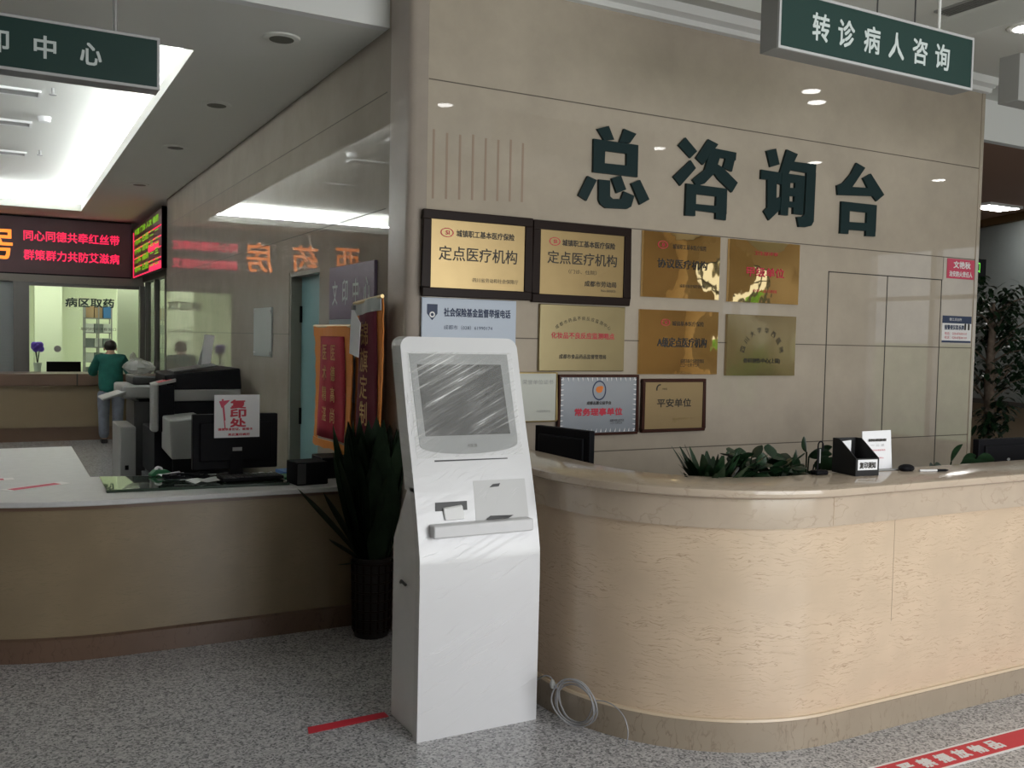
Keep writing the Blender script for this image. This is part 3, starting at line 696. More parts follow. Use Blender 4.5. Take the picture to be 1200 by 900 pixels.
label_text(t, '卫生部评审', .0, .12, .2, .025, 'redink', y=y); label_text(t, '甲级单位', .0, .0, .32, .06, 'redink', y=y, bold=.0012); label_text(t, '中华人民共和国', .0, -.12, .2, .02, 'redink', y=y)
T = rect((632.8, 356), (733, 360), (730.8, 435.3), (631.6, 434.9))
t, a, h, y = plaque('pale brass plaque with an arched line and red middle line, under the framed pair', T, 'goldpale', None)
arctext(t, '成都市药品不良反应监测中心', 0, -.22, .335, 122, 58, .022, y)
label_text(t, '化妆品不良反应监测哨点', .0, .015, .43, .036, 'redink', y=y, bold=.0006); label_text(t, '成都市食品药品监督管理局', .0, -.105, .32, .026, y=y, bold=.0004)
T = rect((751, 361.8), (840.7, 366.7), (838.9, 438.9), (748.9, 437.8))
t, a, h, y = plaque('mirror polished brass plaque with black characters, directly below the other plaque with oval emblem', T, 'goldmir', None, tilt=-.03)
csi(t, -.11, .12, .03, y); label_text(t, '城镇基本医疗保险', .06, .115, .24, .03, y=y)
label_text(t, 'A级定点医疗机构', .02, .0, .37, .058, y=y, bold=.0012); label_text(t, '成都市医疗保险管理局\n二〇一七年十二月', .1, -.125, .18, .05, y=y)
T = rect((852.9, 367.8), (933, 371.8), (930.7, 440.4), (850.7, 439.6))
t, a, h, y = plaque('aged brushed brass plaque with arched characters, lowest right of the brass plaques', T, 'goldbrush', None)
arctext(t, '四川大学华西医院', 0, -.07, .17, 165, 15, .036, y)
label_text(t, '骨科创伤中心(上锦)', .0, -.1, .31, .036, y=y, bold=.0006)
T = rect((654, 437.8), (748.2, 440), (746.7, 511), (653.5, 509))
t, a, h, y = plaque('silver plaque in red brown frame with orange emblem and red characters', T, 'silverpl', 'redwood', .016)
rays = MB()
for i in range(44):
    u = i/44; 
    for sx, sz in ((1, 0), (0, 1)):
        pass
for i in range(16):
    x = -a/2+.03+(a-.06)*i/15
    for z0, s in ((h/2-.018, -1), (-h/2+.018, 1)): rays.prism([(x-.004, z0), (x+.004, z0), (x+.002+.004*(i % 2), z0+s*.022)], y, y+.0006)
for i in range(11):
    z = -h/2+.03+(h-.06)*i/10
    for x0, s in ((a/2-.018, -1), (-a/2+.018, 1)): rays.prism([(x0, z-.004), (x0, z+.004), (x0+s*.022, z+.002)], y, y+.0006)
rays.build('ray_border', 'whitev', t)
MB().disc((0, .085), .048, .058, y, y+.0006, 28, .86).build('emblem_ring', 'navy', t)
MB().disc((0, .09), .024, .02, y, y+.0006, 9).disc((.014, .1), .014, .012, y-.0002, y+.0006, 7).build('emblem_map', 'orange', t)
label_text(t, '成都志愿公益学会', .0, .012, .17, .02, y=y, bold=.0006); label_text(t, '常务理事单位', .0, -.04, .33, .042, 'redink', y=y, bold=.0018)
label_text(t, '成都志愿公益学会\n二〇一六年五月', .13, -.1, .1, .03, y=y)
T = rect((753.3, 443.3), (827, 444.4), (825, 505.6), (751, 506))
t, a, h, y = plaque('tan plaque in dark frame with four characters, lowest of all the plaques on the right', T, 'tan', 'redwood', .02)
mb = MB()
for i in range(10):
    q0 = math.radians(80+12*i); q1 = math.radians(80+12*(i+1)); w0 = .03-.012*i/10
    mb.prism([(-.11+.03*math.cos(q0), .1+.03*math.sin(q0)), (-.11+.03*math.cos(q1), .1+.03*math.sin(q1)), (-.11+.02*math.cos(q1), .1+.022*math.sin(q1)), (-.11+.02*math.cos(q0), .1+.022*math.sin(q0))], y, y+.0006)
mb.build('crescent_emblem', 'ink', t); label_text(t, '平安中国', -.075, .1, .035, .012, y=y)
label_text(t, '平安单位', .0, .015, .26, .05, y=y, bold=.001); label_text(t, '成都市社会治安综合治理\n委员会', .06, -.09, .13, .03, 'goldframe', y=y)
T = rect((494.5, 347.4), (606.5, 353.2), (604, 432), (494.3, 428))
t, a, h, y = plaque('pale blue notice board with dark blue heading behind the kiosk top', T, 'blueboard', None, th=.012, cat='notice board')
sb = MB(); sx = -a/2+.06; sz = h/2-.075
sb.prism([(sx-.03, sz+.04), (sx+.03, sz+.04), (sx+.03, sz-.01), (sx, sz-.045), (sx-.03, sz-.01)], y, y+.0006); sb.build('shield_emblem', 'navy', t)
MB().disc((sx, sz-.015), .016, .016, y-.0006, y, 16, .55).build('shield_ring', 'whitev', t)
label_text(t, '社会保险基金监督举报电话', .045, h/2-.075, .4, .045, 'navy', y=y, bold=.0012); label_text(t, '成都市（028）61990174', -.01, h/2-.155, .29, .024, 'navy', y=y)
T = rect((585, 436), (652.7, 436), (652.2, 494.9), (584, 494.9))
t, a, h, y = plaque('pale certificate in thin gold frame half hidden by the kiosk', T, 'cert', 'goldframe', .008, cat='certificate')
label_text(t, '荣誉单位证书', .06, .085, .2, .026, 'grey', y=y); label_text(t, '中国医院协会', .1, -.08, .09, .014, 'grey', y=y)
# the lettering follows the bulge of the thin plates
for t in [o for o in COL.objects if o.get('bulge')]:
    bl = t['bulge']; a, b = t['half']
    for ch in COL.objects:
        if ch.parent == t and ch.name.split('.')[0] not in ('plate', 'backing'):
            for v in ch.data.vertices:
                u, q = max(-1, min(1, v.co.x/a)), max(-1, min(1, v.co.z/b)); v.co.y -= bl*(1-u*u)*(1-q*q)*(1+.25*math.sin(3*u+1))+.0004
    del t['bulge']; del t['half']
# paper stickers at the wall's right end
a_ = onY(1110, 303, YW); b_ = onY(1141, 327, YW)
t = thing('wall_sticker', 'small pink red name sticker high on the wall edge', 'sticker', ((a_.x+b_.x)/2, YW-.0005, (a_.z+b_.z)/2))
MB().box(-.155, .155, -.003, 0, -.075, .07).build('sheet', 'pinkred', t); label_text(t, '文艳秋', .01, .028, .19, .05, 'whitev', -.004, .0015); label_text(t, '治安防火责任人', .0, -.04, .26, .04, 'whitev', -.004, .001)
a_ = onY(1104, 370, YW); b_ = onY(1137, 402, YW)
t = thing('wall_notice', 'small blue and white contact notice below the red sticker', 'notice', ((a_.x+b_.x)/2, YW-.0005, (a_.z+b_.z)/2))
MB().box(-.165, .165, -.003, 0, -.098, .1).build('sheet', 'whitev', t); MB().box(-.165, .165, -.0038, -.003, .045, .1).box(-.165, .165, -.0038, -.003, -.098, -.083).build('blue_bands', 'navy', t)
label_text(t, '锦江派出所', -.02, .074, .14, .022, 'whitev', -.0045); label_text(t, '报警便民联系牌', -.03, .015, .22, .035, 'navy', -.004, .001)
label_text(t, '电话：028-87830110', -.01, -.03, .25, .022, 'redink', -.004); label_text(t, '电话：028-87834110', -.01, -.06, .25, .022, 'redink', -.004)
for x in (.095, .135): MB().box(x-.01, x+.01, -.0042, -.003, -.002, .035).disc((x, .036), .01, .01, -.0042, -.003, 10).build('officer_mark', 'ink', t)

# ---------------------------------------------------------------- hanging signs
def hsign(label, x0, x1, y0, z0, z1, s, tx, tw, th_, rods, group='hanging direction signs', ztop=ZH, dep=.12):
    t = thing('hanging_sign', label, 'sign', ((x0+x1)/2, y0, z0), 0, group); a = (x1-x0)/2; h = z1-z0
    MB().box(-a, a, .01, dep, 0, h).build('box', 'signbody', t, bevel=.004)
    f = .012
    MB().box(-a, a, 0, .012, 0, f).box(-a, a, 0, .012, h-f, h).box(-a, -a+f, 0, .012, f, h-f).box(a-f, a, 0, .012, f, h-f).build('frame', 'signframe', t)
    MB().box(-a+f, a-f, .004, .012, f, h-f).build('face', 'signgreen', t)
    cx = (x0+x1)/2
    if isinstance(s, str): label_text(t, s, tx-cx, h/2-.005, tw, th_, 'signtext', .003, .0015, 'lettering')
    else:
        for ch, x in s: text(MB(), ch, x-cx, h/2-.0, tw, th_, .003, .0022).build('character', 'signtext', t)
    for x, r, m in rods:
        MB().tube([(x-cx, dep/2, h-.01), (x-cx, dep/2, ztop-z0-.002)], r, 8).build('hanger', m, t)
    return t
hsign('green hanging sign with six pale characters, above the main wall title', 3.06, 4.40, 3.2, 2.925, 3.19, list(zip('转诊病人咨询', (3.321, 3.485, 3.657, 3.827, 3.997, 4.163))), 0, .105, .122,
      [(4.2, .008, 'plaster'), (3.75, .004, 'dgrey'), (4.02, .004, 'dgrey')], ztop=3.74)
hsign('green hanging sign cut by the left picture edge, above the copying desk', -.5, .663, 4.7, 2.722, 2.96, [('文', -.345), ('印', .0), ('中', .185), ('心', .37)], 0, .085, .095,
      [(.475, .01, 'metal'), (-.3, .01, 'metal')], ztop=ZH)
t = thing('hanging_sign', 'plain grey sign box seen side-on at the upper right picture edge', 'sign', (4.78, 3.2, 2.93), 0, 'hanging direction signs')
MB().box(0, 1.2, 0, .12, 0, .25).build('box', 'signbody', t, bevel=.004); MB().tube([(.3, .06, .24), (.3, .06, .668)], .006).build('hanger', 'metal', t)
MB().box(.02, 1.18, .118, .124, .015, .235).build('face', 'signgreen', t)
# ---------------------------------------------------------------- ceiling fittings
for i, ((x, y), lab) in enumerate(zip(((1.416, 5.415), (1.415, 7.224), (1.417, 9.078), (1.42, 11.6)), ('unlit round downlight nearest the hall edge of the lowered ceiling', 'unlit round downlight, second along the lowered ceiling edge', 'unlit round downlight, third along the lowered ceiling edge', 'unlit round downlight nearest the dispensary message board'))):
    t = thing('downlight', lab, 'ceiling light', (x, y, ZC), 0, 'unlit downlights beside the light tray')
    MB().lathe([(.07, -.012), (.1, -.008), (.105, 0)], n=28).build('rim', 'ceil_low', t, smooth=True); MB().lathe([(.0, -.014), (.068, -.014), (.072, -.002)], n=28).build('lens', 'lamp_off', t)
for (x, y, z, lab) in ((5.89, 3.5, ZH, 'lit round downlight near the moulding above the right desk end'), (7.81, 1.65, ZH, 'lit round downlight reflected beside the third letter'), (9.8, 1.68, ZH, 'lit round downlight farthest right of the hall ceiling'), (5.957, 1.3, ZH, 'lit round downlight near the corner of the raised ceiling'), (3.6, 1.2, 3.74, 'lit round downlight in the raised ceiling above the desk front'), (5.6, 3.72, ZH, 'lit round downlight by the picture edge over the grey sign box')):
    t = thing('downlight', lab, 'ceiling light', (x, y, z), 0, 'lit downlights in the hall')
    MB().lathe([(.08, -.012), (.105, -.008), (.11, 0)], n=24).build('rim', 'ceil_low', t, smooth=True); MB().lathe([(0, -.016), (.07, -.016), (.075, -.002)], n=24).build('lens', 'lamp', t)
cove = []
for (x0, x1, y0, y1, lab) in ((X1+.16, X1+.16, Y0-.1, Y1+.1, 'right hand fluorescent tube run in the ceiling tray'), (X0-.16, X0-.16, Y0-.1, Y1+.1, 'left hand fluorescent tube run in the ceiling tray'), (X0, X1, Y1+.16, Y1+.16, 'far fluorescent tube run in the ceiling tray'), (X0, X1, Y0-.16, Y0-.16, 'near fluorescent tube run in the ceiling tray')):
    t = thing('cove_light', lab, 'ceiling light', ((x0+x1)/2, (y0+y1)/2, ZC+.06), 0, 'tubes hidden in the ceiling tray')
    dx, dy = (x1-x0)/2, (y1-y0)/2
    MB().tube([(-dx, -dy, .06), (dx, dy, .06)], .022, 8).build('tube', 'tube', t)
    bx = MB()
    for q in (-.9, -.3, .3, .9): bx.box(q*dx-.03, q*dx+.03, q*dy-.03, q*dy+.03, 0, .045)
    bx.build('holder', 'white', t)
ZT = 3.58
for (x0, x1, y, lit, lab) in ((-.9, .32, 8.97, 0, 'grey slot vent nearest in the light tray'), (-.9, .29, 10.33, 1, 'slot vent with red glow in the light tray middle'), (-.9, .285, 12.1, 0, 'grey slot vent farthest in the light tray')):
    t = thing('ceiling_vent', lab, 'vent', ((x0+x1)/2, y, ZT), 0, 'slot vents in the light tray'); a = (x1-x0)/2
    MB().box(-a, a, -.11, -.09, -.02, 0).box(-a, a, .09, .11, -.02, 0).box(-a, -a+.02, -.09, .09, -.02, 0).box(a-.02, a, -.09, .09, -.02, 0).build('frame', 'plaster', t)
    MB().box(-a+.02, a-.02, -.09, .09, -.006, 0).build('backing', 'ventdark', t)
    s_ = MB()
    for i in range(7): s_.box(-a+.02, a-.02, -.08+i*.025, -.073+i*.025, -.018, -.006)
    s_.build('slats', 'grey', t)
t = thing('ceiling_vent', 'dark slot vent in the raised hall ceiling above the hanging sign', 'vent', (5.3, 3.75, 3.74))
MB().box(-.07, .07, -.5, .35, -.012, 0).build('frame', 'signbody', t); s_ = MB()
for i in range(5): s_.box(-.055+i*.025, -.045+i*.025, -.48, .33, -.016, -.012)
s_.build('slats', 'ventdark', t)
t = thing('smoke_detector', 'small white smoke detector in the light tray', 'smoke detector', (.383, 9.94, ZT)); MB().lathe([(.02, -.05), (.05, -.045), (.055, -.02), (.06, 0)], n=20).build('head', 'white', t, smooth=True)
for (x, y, lab) in ((.4, 8.73, 'nearer sprinkler head in the light tray'), (.41, 11.8, 'farther sprinkler head in the light tray')):
    t = thing('sprinkler', lab, 'sprinkler', (x, y, ZT), 0, 'sprinklers'); MB().tube([(0, 0, 0), (0, 0, -.05)], .012).lathe([(.03, -.055), (.03, -.05)], n=12).build('head', 'lgrey', t)
t = thing('ceiling_lamp', 'lit flat panel lamp in the lowered ceiling behind the wall end', 'ceiling light', (10.25, 7.1, ZC)); MB().box(-.3, .3, -.16, .16, -.03, 0).build('housing', 'white', t); MB().box(-.27, .27, -.13, .13, -.034, -.03).build('diffuser', 'lamp', t)
p = onY(1143.5, 313, 5.4)
t = thing('exit_sign', 'small green lit sign peeping out behind the wall end', 'sign', (p.x, 5.4, p.z)); MB().box(-.12, .14, 0, .04, -.075, .075).build('case', 'black', t)
label_text(t, '出口', -.01, 0, .13, .1, 'greenled', -.002, .001); MB().tube([(0, .02, .07), (0, .02, ZC-p.z-.002)], .006).build('hanger', 'dgrey', t)
# pharmacy room lights
for (x, y, lab) in ((.3, 17.3, 'left lit ceiling panel inside the dispensary'), (1.9, 17.3, 'middle lit ceiling panel inside the dispensary'), (3.2, 18.3, 'right lit ceiling panel inside the dispensary')):
    t = thing('ceiling_lamp', lab, 'ceiling light', (x, y, 3.1), 0, 'dispensary ceiling lamps'); MB().box(-.55, .55, -.35, .35, -.04, 0).build('housing', 'white', t); MB().box(-.52, .52, -.32, .32, -.045, -.04).build('diffuser', 'panel_light', t)

# ---------------------------------------------------------------- LED boards
t = thing('message_board', 'long dark LED board with red scrolling characters over the dispensary windows', 'LED sign', (0, 15.8, 2.41))
MB().box(-2.3, 1.81, -.04, .03, 0, .86).build('housing', 'ledboard', t); MB().box(-2.3, 1.81, -.05, -.04, 0, .02).box(-2.3, 1.81, -.05, -.04, .84, .86).build('frame', 'black', t)
label_text(t, '同心同德共牵红丝带', .985, .575, 1.31, .15, 'ledred', -.043, .002, 'red_line'); label_text(t, '群策群力共防艾滋病', .985, .29, 1.31, .15, 'ledred', -.043, .002, 'red_line')
for ch, x in (('房', -.03), ('药', -.8), ('西', -1.54)): text(MB(), ch, x, .45, .42, .48, -.043, .006).build('character', 'ledorange', t)
t = thing('message_board', 'LED table board with green entries and red grid beside the long board', 'LED sign', (1.82, 12.67, 2.41), -PI/2)
Lb = 2.93   # local x runs from far (-Lb) to near (0)
MB().box(-Lb, 0, .002, .06, 0, .76).build('housing', 'ledboard', t); MB().box(-.02, .0, -.005, .06, 0, .78).build('end_cap', 'black', t)
g = MB(); W_ = lambda x: -Lb+x*Lb/2.93
g.box(-Lb+.02, -Lb+.1, -.002, .002, .005, .69)
for i in range(5): g.box(-Lb+.1, -.08, -.002, .002, .005+i*.135, .02+i*.135)
g.box(-1.15, -.08, -.002, .002, .02, .1).box(-1.25, -.3, -.002, .002, .29, .37)
g.build('red_grid', 'ledred', t); e = MB()
rows = ['科室 门诊 人次 候药', '内科 已配 二 一', '外科 请取 三 二', '儿科 候药 一 三', '骨科 已配 二 二']
for i, s in enumerate(rows): text(e, s, -1.5, .655-i*.135 if i else .67, 2.4, .085, -.003, .006)
e.build('green_entries', 'ledgreen', t)

# ---------------------------------------------------------------- pharmacy counter and what stands there
t = thing('pharmacy_counter', 'long brown stone counter under the dispensary windows', 'counter', (0, 14.9, 0))
MB().box(-6, 1.98, .06, .75, .2, .8).build('front_panel', 'ctr2', t); MB().box(-6, 1.98, .1, .75, 0, .2).build('plinth', 'plinth2', t)
MB().box(-6, 1.98, 0, .8, .8, .97).build('top', 'plinth2', t, bevel=.01); MB().box(.98, 1.0, -.003, 0, .8, .97).build('top_joint', 'seam_dark', t)
t = thing('window_lettering', 'dark green lettering stuck on the dispensary glass', 'lettering', (1.2, 15.815, 0)); 
label_text(t, '病区取药', .03, 2.02, .68, .135, 'signgreen', -.001, .004, 'heading'); label_text(t, '取药时间请看窗口', .15, 1.62, .5, .045, 'dgrey', -.001, 0, 'small_line')
t = thing('glass_dot', 'grey round sticker on the dispensary glass', 'sticker', (.78, 15.813, 1.31)); MB().disc((0, 0), .05, .05, 0, .003, 20).build('disc', 'grey', t)
t = thing('display_rack', 'tall rack of shelves behind the dispensary glass', 'shelf', (1.29, 17.7, 0))
for x in (0, .215, .42): MB().box(x, x+.02, 0, .02, 0, 2.05).box(x, x+.02, .33, .35, 0, 2.05).build('post', 'lgrey', t)
for i in range(7): MB().box(0, .44, 0, .35, .3+i*.25, .315+i*.25).build('shelf', 'lgrey', t)
kinds = [('carton', 'brown carton'), ('whitebox', 'white carton'), ('greybox', 'grey carton'), ('bluebox', 'blue carton')]
pos = ['left', 'middle', 'right']
rown = ['lowest', 'second', 'third', 'fourth', 'fifth', 'sixth', 'top']
for i in range(1, 7):
    for j in range(3):
        mk, nm = kinds[(0 if j < 2 else 3) if i == 6 else (1 if (i+j) % 2 else 2)]
        x = 1.315+j*.137; hh = .2 if i == 6 else .15
        b = MB().box(x, x+.125, 17.73, 17.98, .3155+i*.25, .3155+i*.25+hh)
        tag(b.build('medicine_box', mk, bevel=.004), '%s at the %s of the %s shelf of the dispensary rack' % (nm, pos[j], rown[i]), 'box', 'medicine boxes on the dispensary rack')
t = thing('computer_monitor', 'low black monitor top behind the dispensary glass', 'monitor', (.88, 16.05, .75)); MB().box(-.24, .24, 0, .05, .06, .36).build('panel', 'black', t, bevel=.006); MB().box(-.03, .03, .02, .05, .01, .1).box(-.12, .12, -.05, .12, 0, .012).build('stand', 'black', t)
t = thing('work_bench', 'bench inside the dispensary carrying monitor and lamp', 'table', (1.0, 16.3, 0)); MB().box(-.95, .9, -.4, .35, .72, .75).build('top', 'lgrey', t)
for x in (-.9, .85): 
    for y in (-.35, .3): MB().box(x-.02, x+.02, y-.02, y+.02, 0, .72).build('leg', 'grey', t)
t = thing('flower_vase', 'violet flower bunch in a pale vase behind the dispensary glass', 'vase', (.52, 16.15, .75)); MB().lathe([(.05, 0), (.06, .1), (.045, .22), (.06, .34)], n=18).build('vase', 'whitebox', t, smooth=True)
mb = MB()
for i in range(9): a_ = i*.7; mb.ball((.05*math.cos(a_), .04*math.sin(a_), .55+.03*(i % 3)), .045, .04, .05, 8, 6)
mb.build('blossoms', 'purple', t, smooth=True); mb = MB()
for i in range(5): mb.tube([(0, 0, .3), (.03*math.cos(i), .03*math.sin(i), .52)], .005, 5)
mb.build('stems', 'leaf', t)
# plastic bag
mb = MB(); 
for c, r in (((0, 0, .09), (.14, .11, .11)), ((.1, .03, .07), (.11, .09, .09)), ((-.05, .02, .19), (.05, .05, .09))): mb.ball(c, *r, 14, 9, .09)
tag(mb.build('plastic_bag', 'bag', loc=(1.83, 15.22, 1.0)), 'crumpled clear plastic bag on the dispensary counter beside the person', 'bag')
# ---------------------------------------------------------------- person
def skinned(name, verts, edges, radii, m, parent, sub=2):
    me = bpy.data.meshes.new(name); me.from_pydata(verts, edges, [])
    o = bpy.data.objects.new(name, me); COL.objects.link(o)
    md = o.modifiers.new('s', 'SKIN'); md.use_smooth_shade = True
    for i, r in enumerate(radii):
        s = me.skin_vertices[0].data[i]; s.radius = r if isinstance(r, tuple) else (r, r); s.use_root = (i == 0)
    q = o.modifiers.new('d', 'SUBSURF'); q.levels = sub; q.render_levels = sub
    bpy.context.view_layer.update()
    me2 = bpy.data.meshes.new_from_object(o.evaluated_get(bpy.context.evaluated_depsgraph_get()))
    bpy.data.objects.remove(o); me2.materials.clear(); me2.materials.append(M[m])
    me2.polygons.foreach_set('use_smooth', [True]*len(me2.polygons))
    o = bpy.data.objects.new(name, me2); COL.objects.link(o); o.parent = parent; return o
pr = thing('person', 'person seen from behind in teal scrubs and grey trousers leaning on the dispensary counter', 'person', (1.40, 14.5, 0))
sk = [(0, 0, .78), (0, .01, .95), (0, .03, 1.12), (0, .05, 1.22), (0, .06, 1.29), (0, .07, 1.36), (0, .08, 1.43),     # pelvis..head 0-6
      (.09, 0, .72), (.085, .02, .42), (.08, 0, .09), (.08, .1, .035),      # right leg 7-10
      (-.09, 0, .72), (-.085, .02, .42), (-.085, 0, .09), (-.085, .1, .035),  # left leg 11-14
      (.15, .05, 1.2), (.25, .08, 1.0), (.3, .3, .99), (.31, .36, .985),        # right arm 15-18
      (-.15, .05, 1.2), (-.24, .1, 1.0), (-.14, .32, 1.0), (-.11, .38, .995)]
ed = [(0, 1), (1, 2), (2, 3), (3, 4), (4, 5), (5, 6), (0, 7), (7, 8), (8, 9), (9, 10), (0, 11), (11, 12), (12, 13), (13, 14), (3, 15), (15, 16), (16, 17), (17, 18), (3, 19), (19, 20), (20, 21), (21, 22)]
ra = [(.12, .09), (.11, .085), (.13, .09), (.11, .08), .045, .075, .07, .07, .05, .035, .03, .07, .05, .035, .03, .05, .04, .03, .022, .05, .04, .03, .022]
skinned('body', sk, ed, ra, 'skin', pr)
skinned('scrub_top', [(0, 0, .66), (0, .01, .92), (0, .035, 1.12), (0, .05, 1.22), (0, .06, 1.265), (.155, .05, 1.2), (.255, .08, 1.0), (.29, .22, .99), (-.155, .05, 1.2), (-.245, .1, 1.0), (-.19, .22, 1.0)],
        [(0, 1), (1, 2), (2, 3), (3, 4), (3, 5), (5, 6), (6, 7), (3, 8), (8, 9), (9, 10)], [(.19, .13), (.175, .12), (.18, .12), (.15, .1), .06, .078, .066, .055, .078, .066, .055], 'scrub', pr)
skinned('trousers', [(0, 0, .84), (.095, 0, .68), (.092, .02, .42), (.088, .0, .06), (-.095, 0, .68), (-.092, .02, .42), (-.09, 0, .06)], [(0, 1), (1, 2), (2, 3), (0, 4), (4, 5), (5, 6)], [(.15, .11), .1, .08, .074, .1, .08, .074], 'trouser', pr)
hb = MB().ball((0, .07, 1.385), .085, .09, .085, 16, 10).build('hair', 'hair', pr, smooth=True)
for s in (-1, 1):
    MB().ball((s*.078, .08, 1.34), .012, .02, .028, 8, 6).build('ear', 'skin', pr, smooth=True)
    MB().box(s*.086-.045, s*.086+.045, -.06, .17, 0, .06).build('shoe', 'shoe', pr, bevel=.02)
    hx, hy, hz = ((.315, .37, .982), (-.105, .39, .99))[0 if s > 0 else 1]
    hv = [(hx, hy, hz), (hx, hy+.07, hz)]; he = [(0, 1)]; hr = [(.022, .014), (.03, .013)]
    for i in range(4):
        a0 = len(hv); fx = hx-.024+i*.016; ln = (.05, .065, .07, .055)[i if s > 0 else 3-i]
        hv += [(fx, hy+.1, hz+.002), (fx, hy+.1+ln, hz-.008)]; he += [(1, a0), (a0, a0+1)]; hr += [.009, .007]
    a0 = len(hv); hv += [(hx-s*.045, hy+.05, hz), (hx-s*.055, hy+.09, hz-.004)]; he += [(0, a0), (a0, a0+1)]; hr += [.01, .008]
    skinned('hand', hv, he, hr, 'skin', pr, 1)
# ---------------------------------------------------------------- copiers by the left wall
t = thing('photocopier', 'large black and white photocopier with document feeder nearest the desk', 'photocopier', (0, 0, 0))
MB().box(1.24, 1.78, 8.0, 8.75, .42, 1.04).box(1.1, 1.24, 8.03, 8.75, .42, .8).build('main_body', 'black', t, bevel=.01)
MB().box(1.12, 1.76, 8.02, 8.74, .06, .42).build('paper_cabinet', 'dgrey', t, bevel=.008)
for i, z in enumerate((.2, .4)): 
    d = MB().box(1.085, 1.12, 8.06, 8.7, z-.12, z-.01).build('drawer', 'dgrey', t, bevel=.006); MB().box(1.078, 1.086, 8.3, 8.45, z-.05, z-.03).build('drawer_grip', 'black', d)
MB().box(1.2, 1.775, 7.985, 8.75, 1.04, 1.135).build('white_band', 'lgrey', t, bevel=.008)
MB().hexa([(1.2, 7.98, 1.135), (1.78, 7.98, 1.135), (1.78, 8.74, 1.135), (1.2, 8.74, 1.135), (1.17, 8.0, 1.25), (1.77, 8.0, 1.31), (1.76, 8.7, 1.31), (1.2, 8.7, 1.26)]).build('document_feeder', 'black', t, bevel=.012)
MB().hexa([(1.25, 8.05, 1.27), (1.6, 8.05, 1.32), (1.6, 8.4, 1.33), (1.25, 8.4, 1.275), (1.25, 8.05, 1.28), (1.6, 8.05, 1.33), (1.6, 8.4, 1.34), (1.25, 8.4, 1.285)]).build('feeder_tray', 'dgrey', t)
MB().box(1.12, 1.24, 7.94, 8.02, .8, 1.17).build('front_cheek', 'black', t, bevel=.008); MB().box(1.065, 1.12, 7.93, 8.06, .8, 1.19).build('white_front_cover', 'lgrey', t, bevel=.02, seg=3)
MB().hexa([(1.09, 7.94, 1.165), (1.25, 7.94, 1.2), (1.25, 8.2, 1.2), (1.09, 8.2, 1.165), (1.08, 7.94, 1.18), (1.25, 7.94, 1.225), (1.25, 8.2, 1.225), (1.08, 8.2, 1.18)]).build('control_panel', 'lgrey', t); MB().hexa([(1.12, 7.96, 1.192), (1.22, 7.96, 1.219), (1.22, 8.1, 1.219), (1.12, 8.1, 1.192), (1.12, 7.96, 1.194), (1.22, 7.96, 1.221), (1.22, 8.1, 1.221), (1.12, 8.1, 1.194)]).build('control_strip', 'redink', t)
MB().hexa([(1.15, 7.5, .63), (1.4, 7.5, .63), (1.4, 8.0, .66), (1.15, 8.0, .66), (1.13, 7.47, .93), (1.4, 7.47, .95), (1.4, 7.99, .95), (1.15, 7.99, .93)]).build('side_paper_tray', 'lgrey', t, bevel=.012)
MB().box(1.15, 1.2, 8.06, 8.7, 0, .06).box(1.65, 1.7, 8.06, 8.7, 0, .06).build('castor_base', 'black', t)
t = thing('photocopier', 'light grey photocopier with tilted key panel, farther from the desk', 'photocopier', (0, 0, 0))
MB().box(1.06, 1.75, 9.0, 9.6, .1, .98).build('main_body', 'dgrey', t, bevel=.01); MB().box(.93, 1.06, 8.86, 9.5, .02, .76).build('drawer_unit', 'lgrey', t, bevel=.01)
for z in (.2, .4): MB().box(.97, 1.0, 8.853, 8.862, z-.02, z+.02).build('drawer_grip', 'black', t)
MB().box(.95, 1.75, 8.95, 9.6, 1.0, 1.12).build('scanner', 'lgrey', t, bevel=.02); MB().box(1.05, 1.7, 9.0, 9.55, 1.12, 1.2).build('lid', 'dgrey', t, bevel=.015)
MB().box(1.1, 1.3, 9.0, 9.5, .97, 1.01).build('neck', 'black', t)
MB().hexa([(.78, 8.75, 1.0), (.98, 8.85, 1.05), (.98, 9.3, 1.05), (.78, 9.2, 1.0), (.78, 8.75, 1.015), (.98, 8.85, 1.075), (.98, 9.3, 1.075), (.78, 9.2, 1.015)]).build('key_panel', 'lgrey', t, bevel=.005)
MB().box(1.1, 1.7, 9.05, 9.55, 0, .1).build('base', 'black', t)
t = thing('crumpled_bundle', 'crumpled translucent wrap lying on the far grey photocopier', 'plastic wrap', (1.12, 9.15, 1.2)); MB().ball((0, 0, .075), .14, .12, .065, 14, 8, .1).build('wrap', 'bag', t)
t = thing('leaning_card', 'tall white folded card standing on the photocopier against the wall', 'card', (1.55, 8.35, 1.325)); MB().hexa([(-.03, 0, 0), (.045, 0, 0), (.045, .01, 0), (-.03, .01, 0), (.005, .03, .26), (.085, .03, .25), (.085, .04, .25), (.005, .04, .26)]).build('front_leaf', 'paper', t); MB().hexa([(-.06, .005, 0), (-.03, .0, 0), (-.03, .01, 0), (-.06, .015, 0), (-.02, .03, .14), (.0, .03, .26), (.0, .04, .26), (-.02, .04, .14)]).build('side_leaf', 'lgrey', t)
t = thing('floor_bag', 'black bag lying on the floor by the far photocopier', 'bag', (.82, 8.4, 0)); MB().ball((0, 0, .08), .16, .13, .09, 12, 8, .1).build('sack', 'blackm', t, smooth=True)
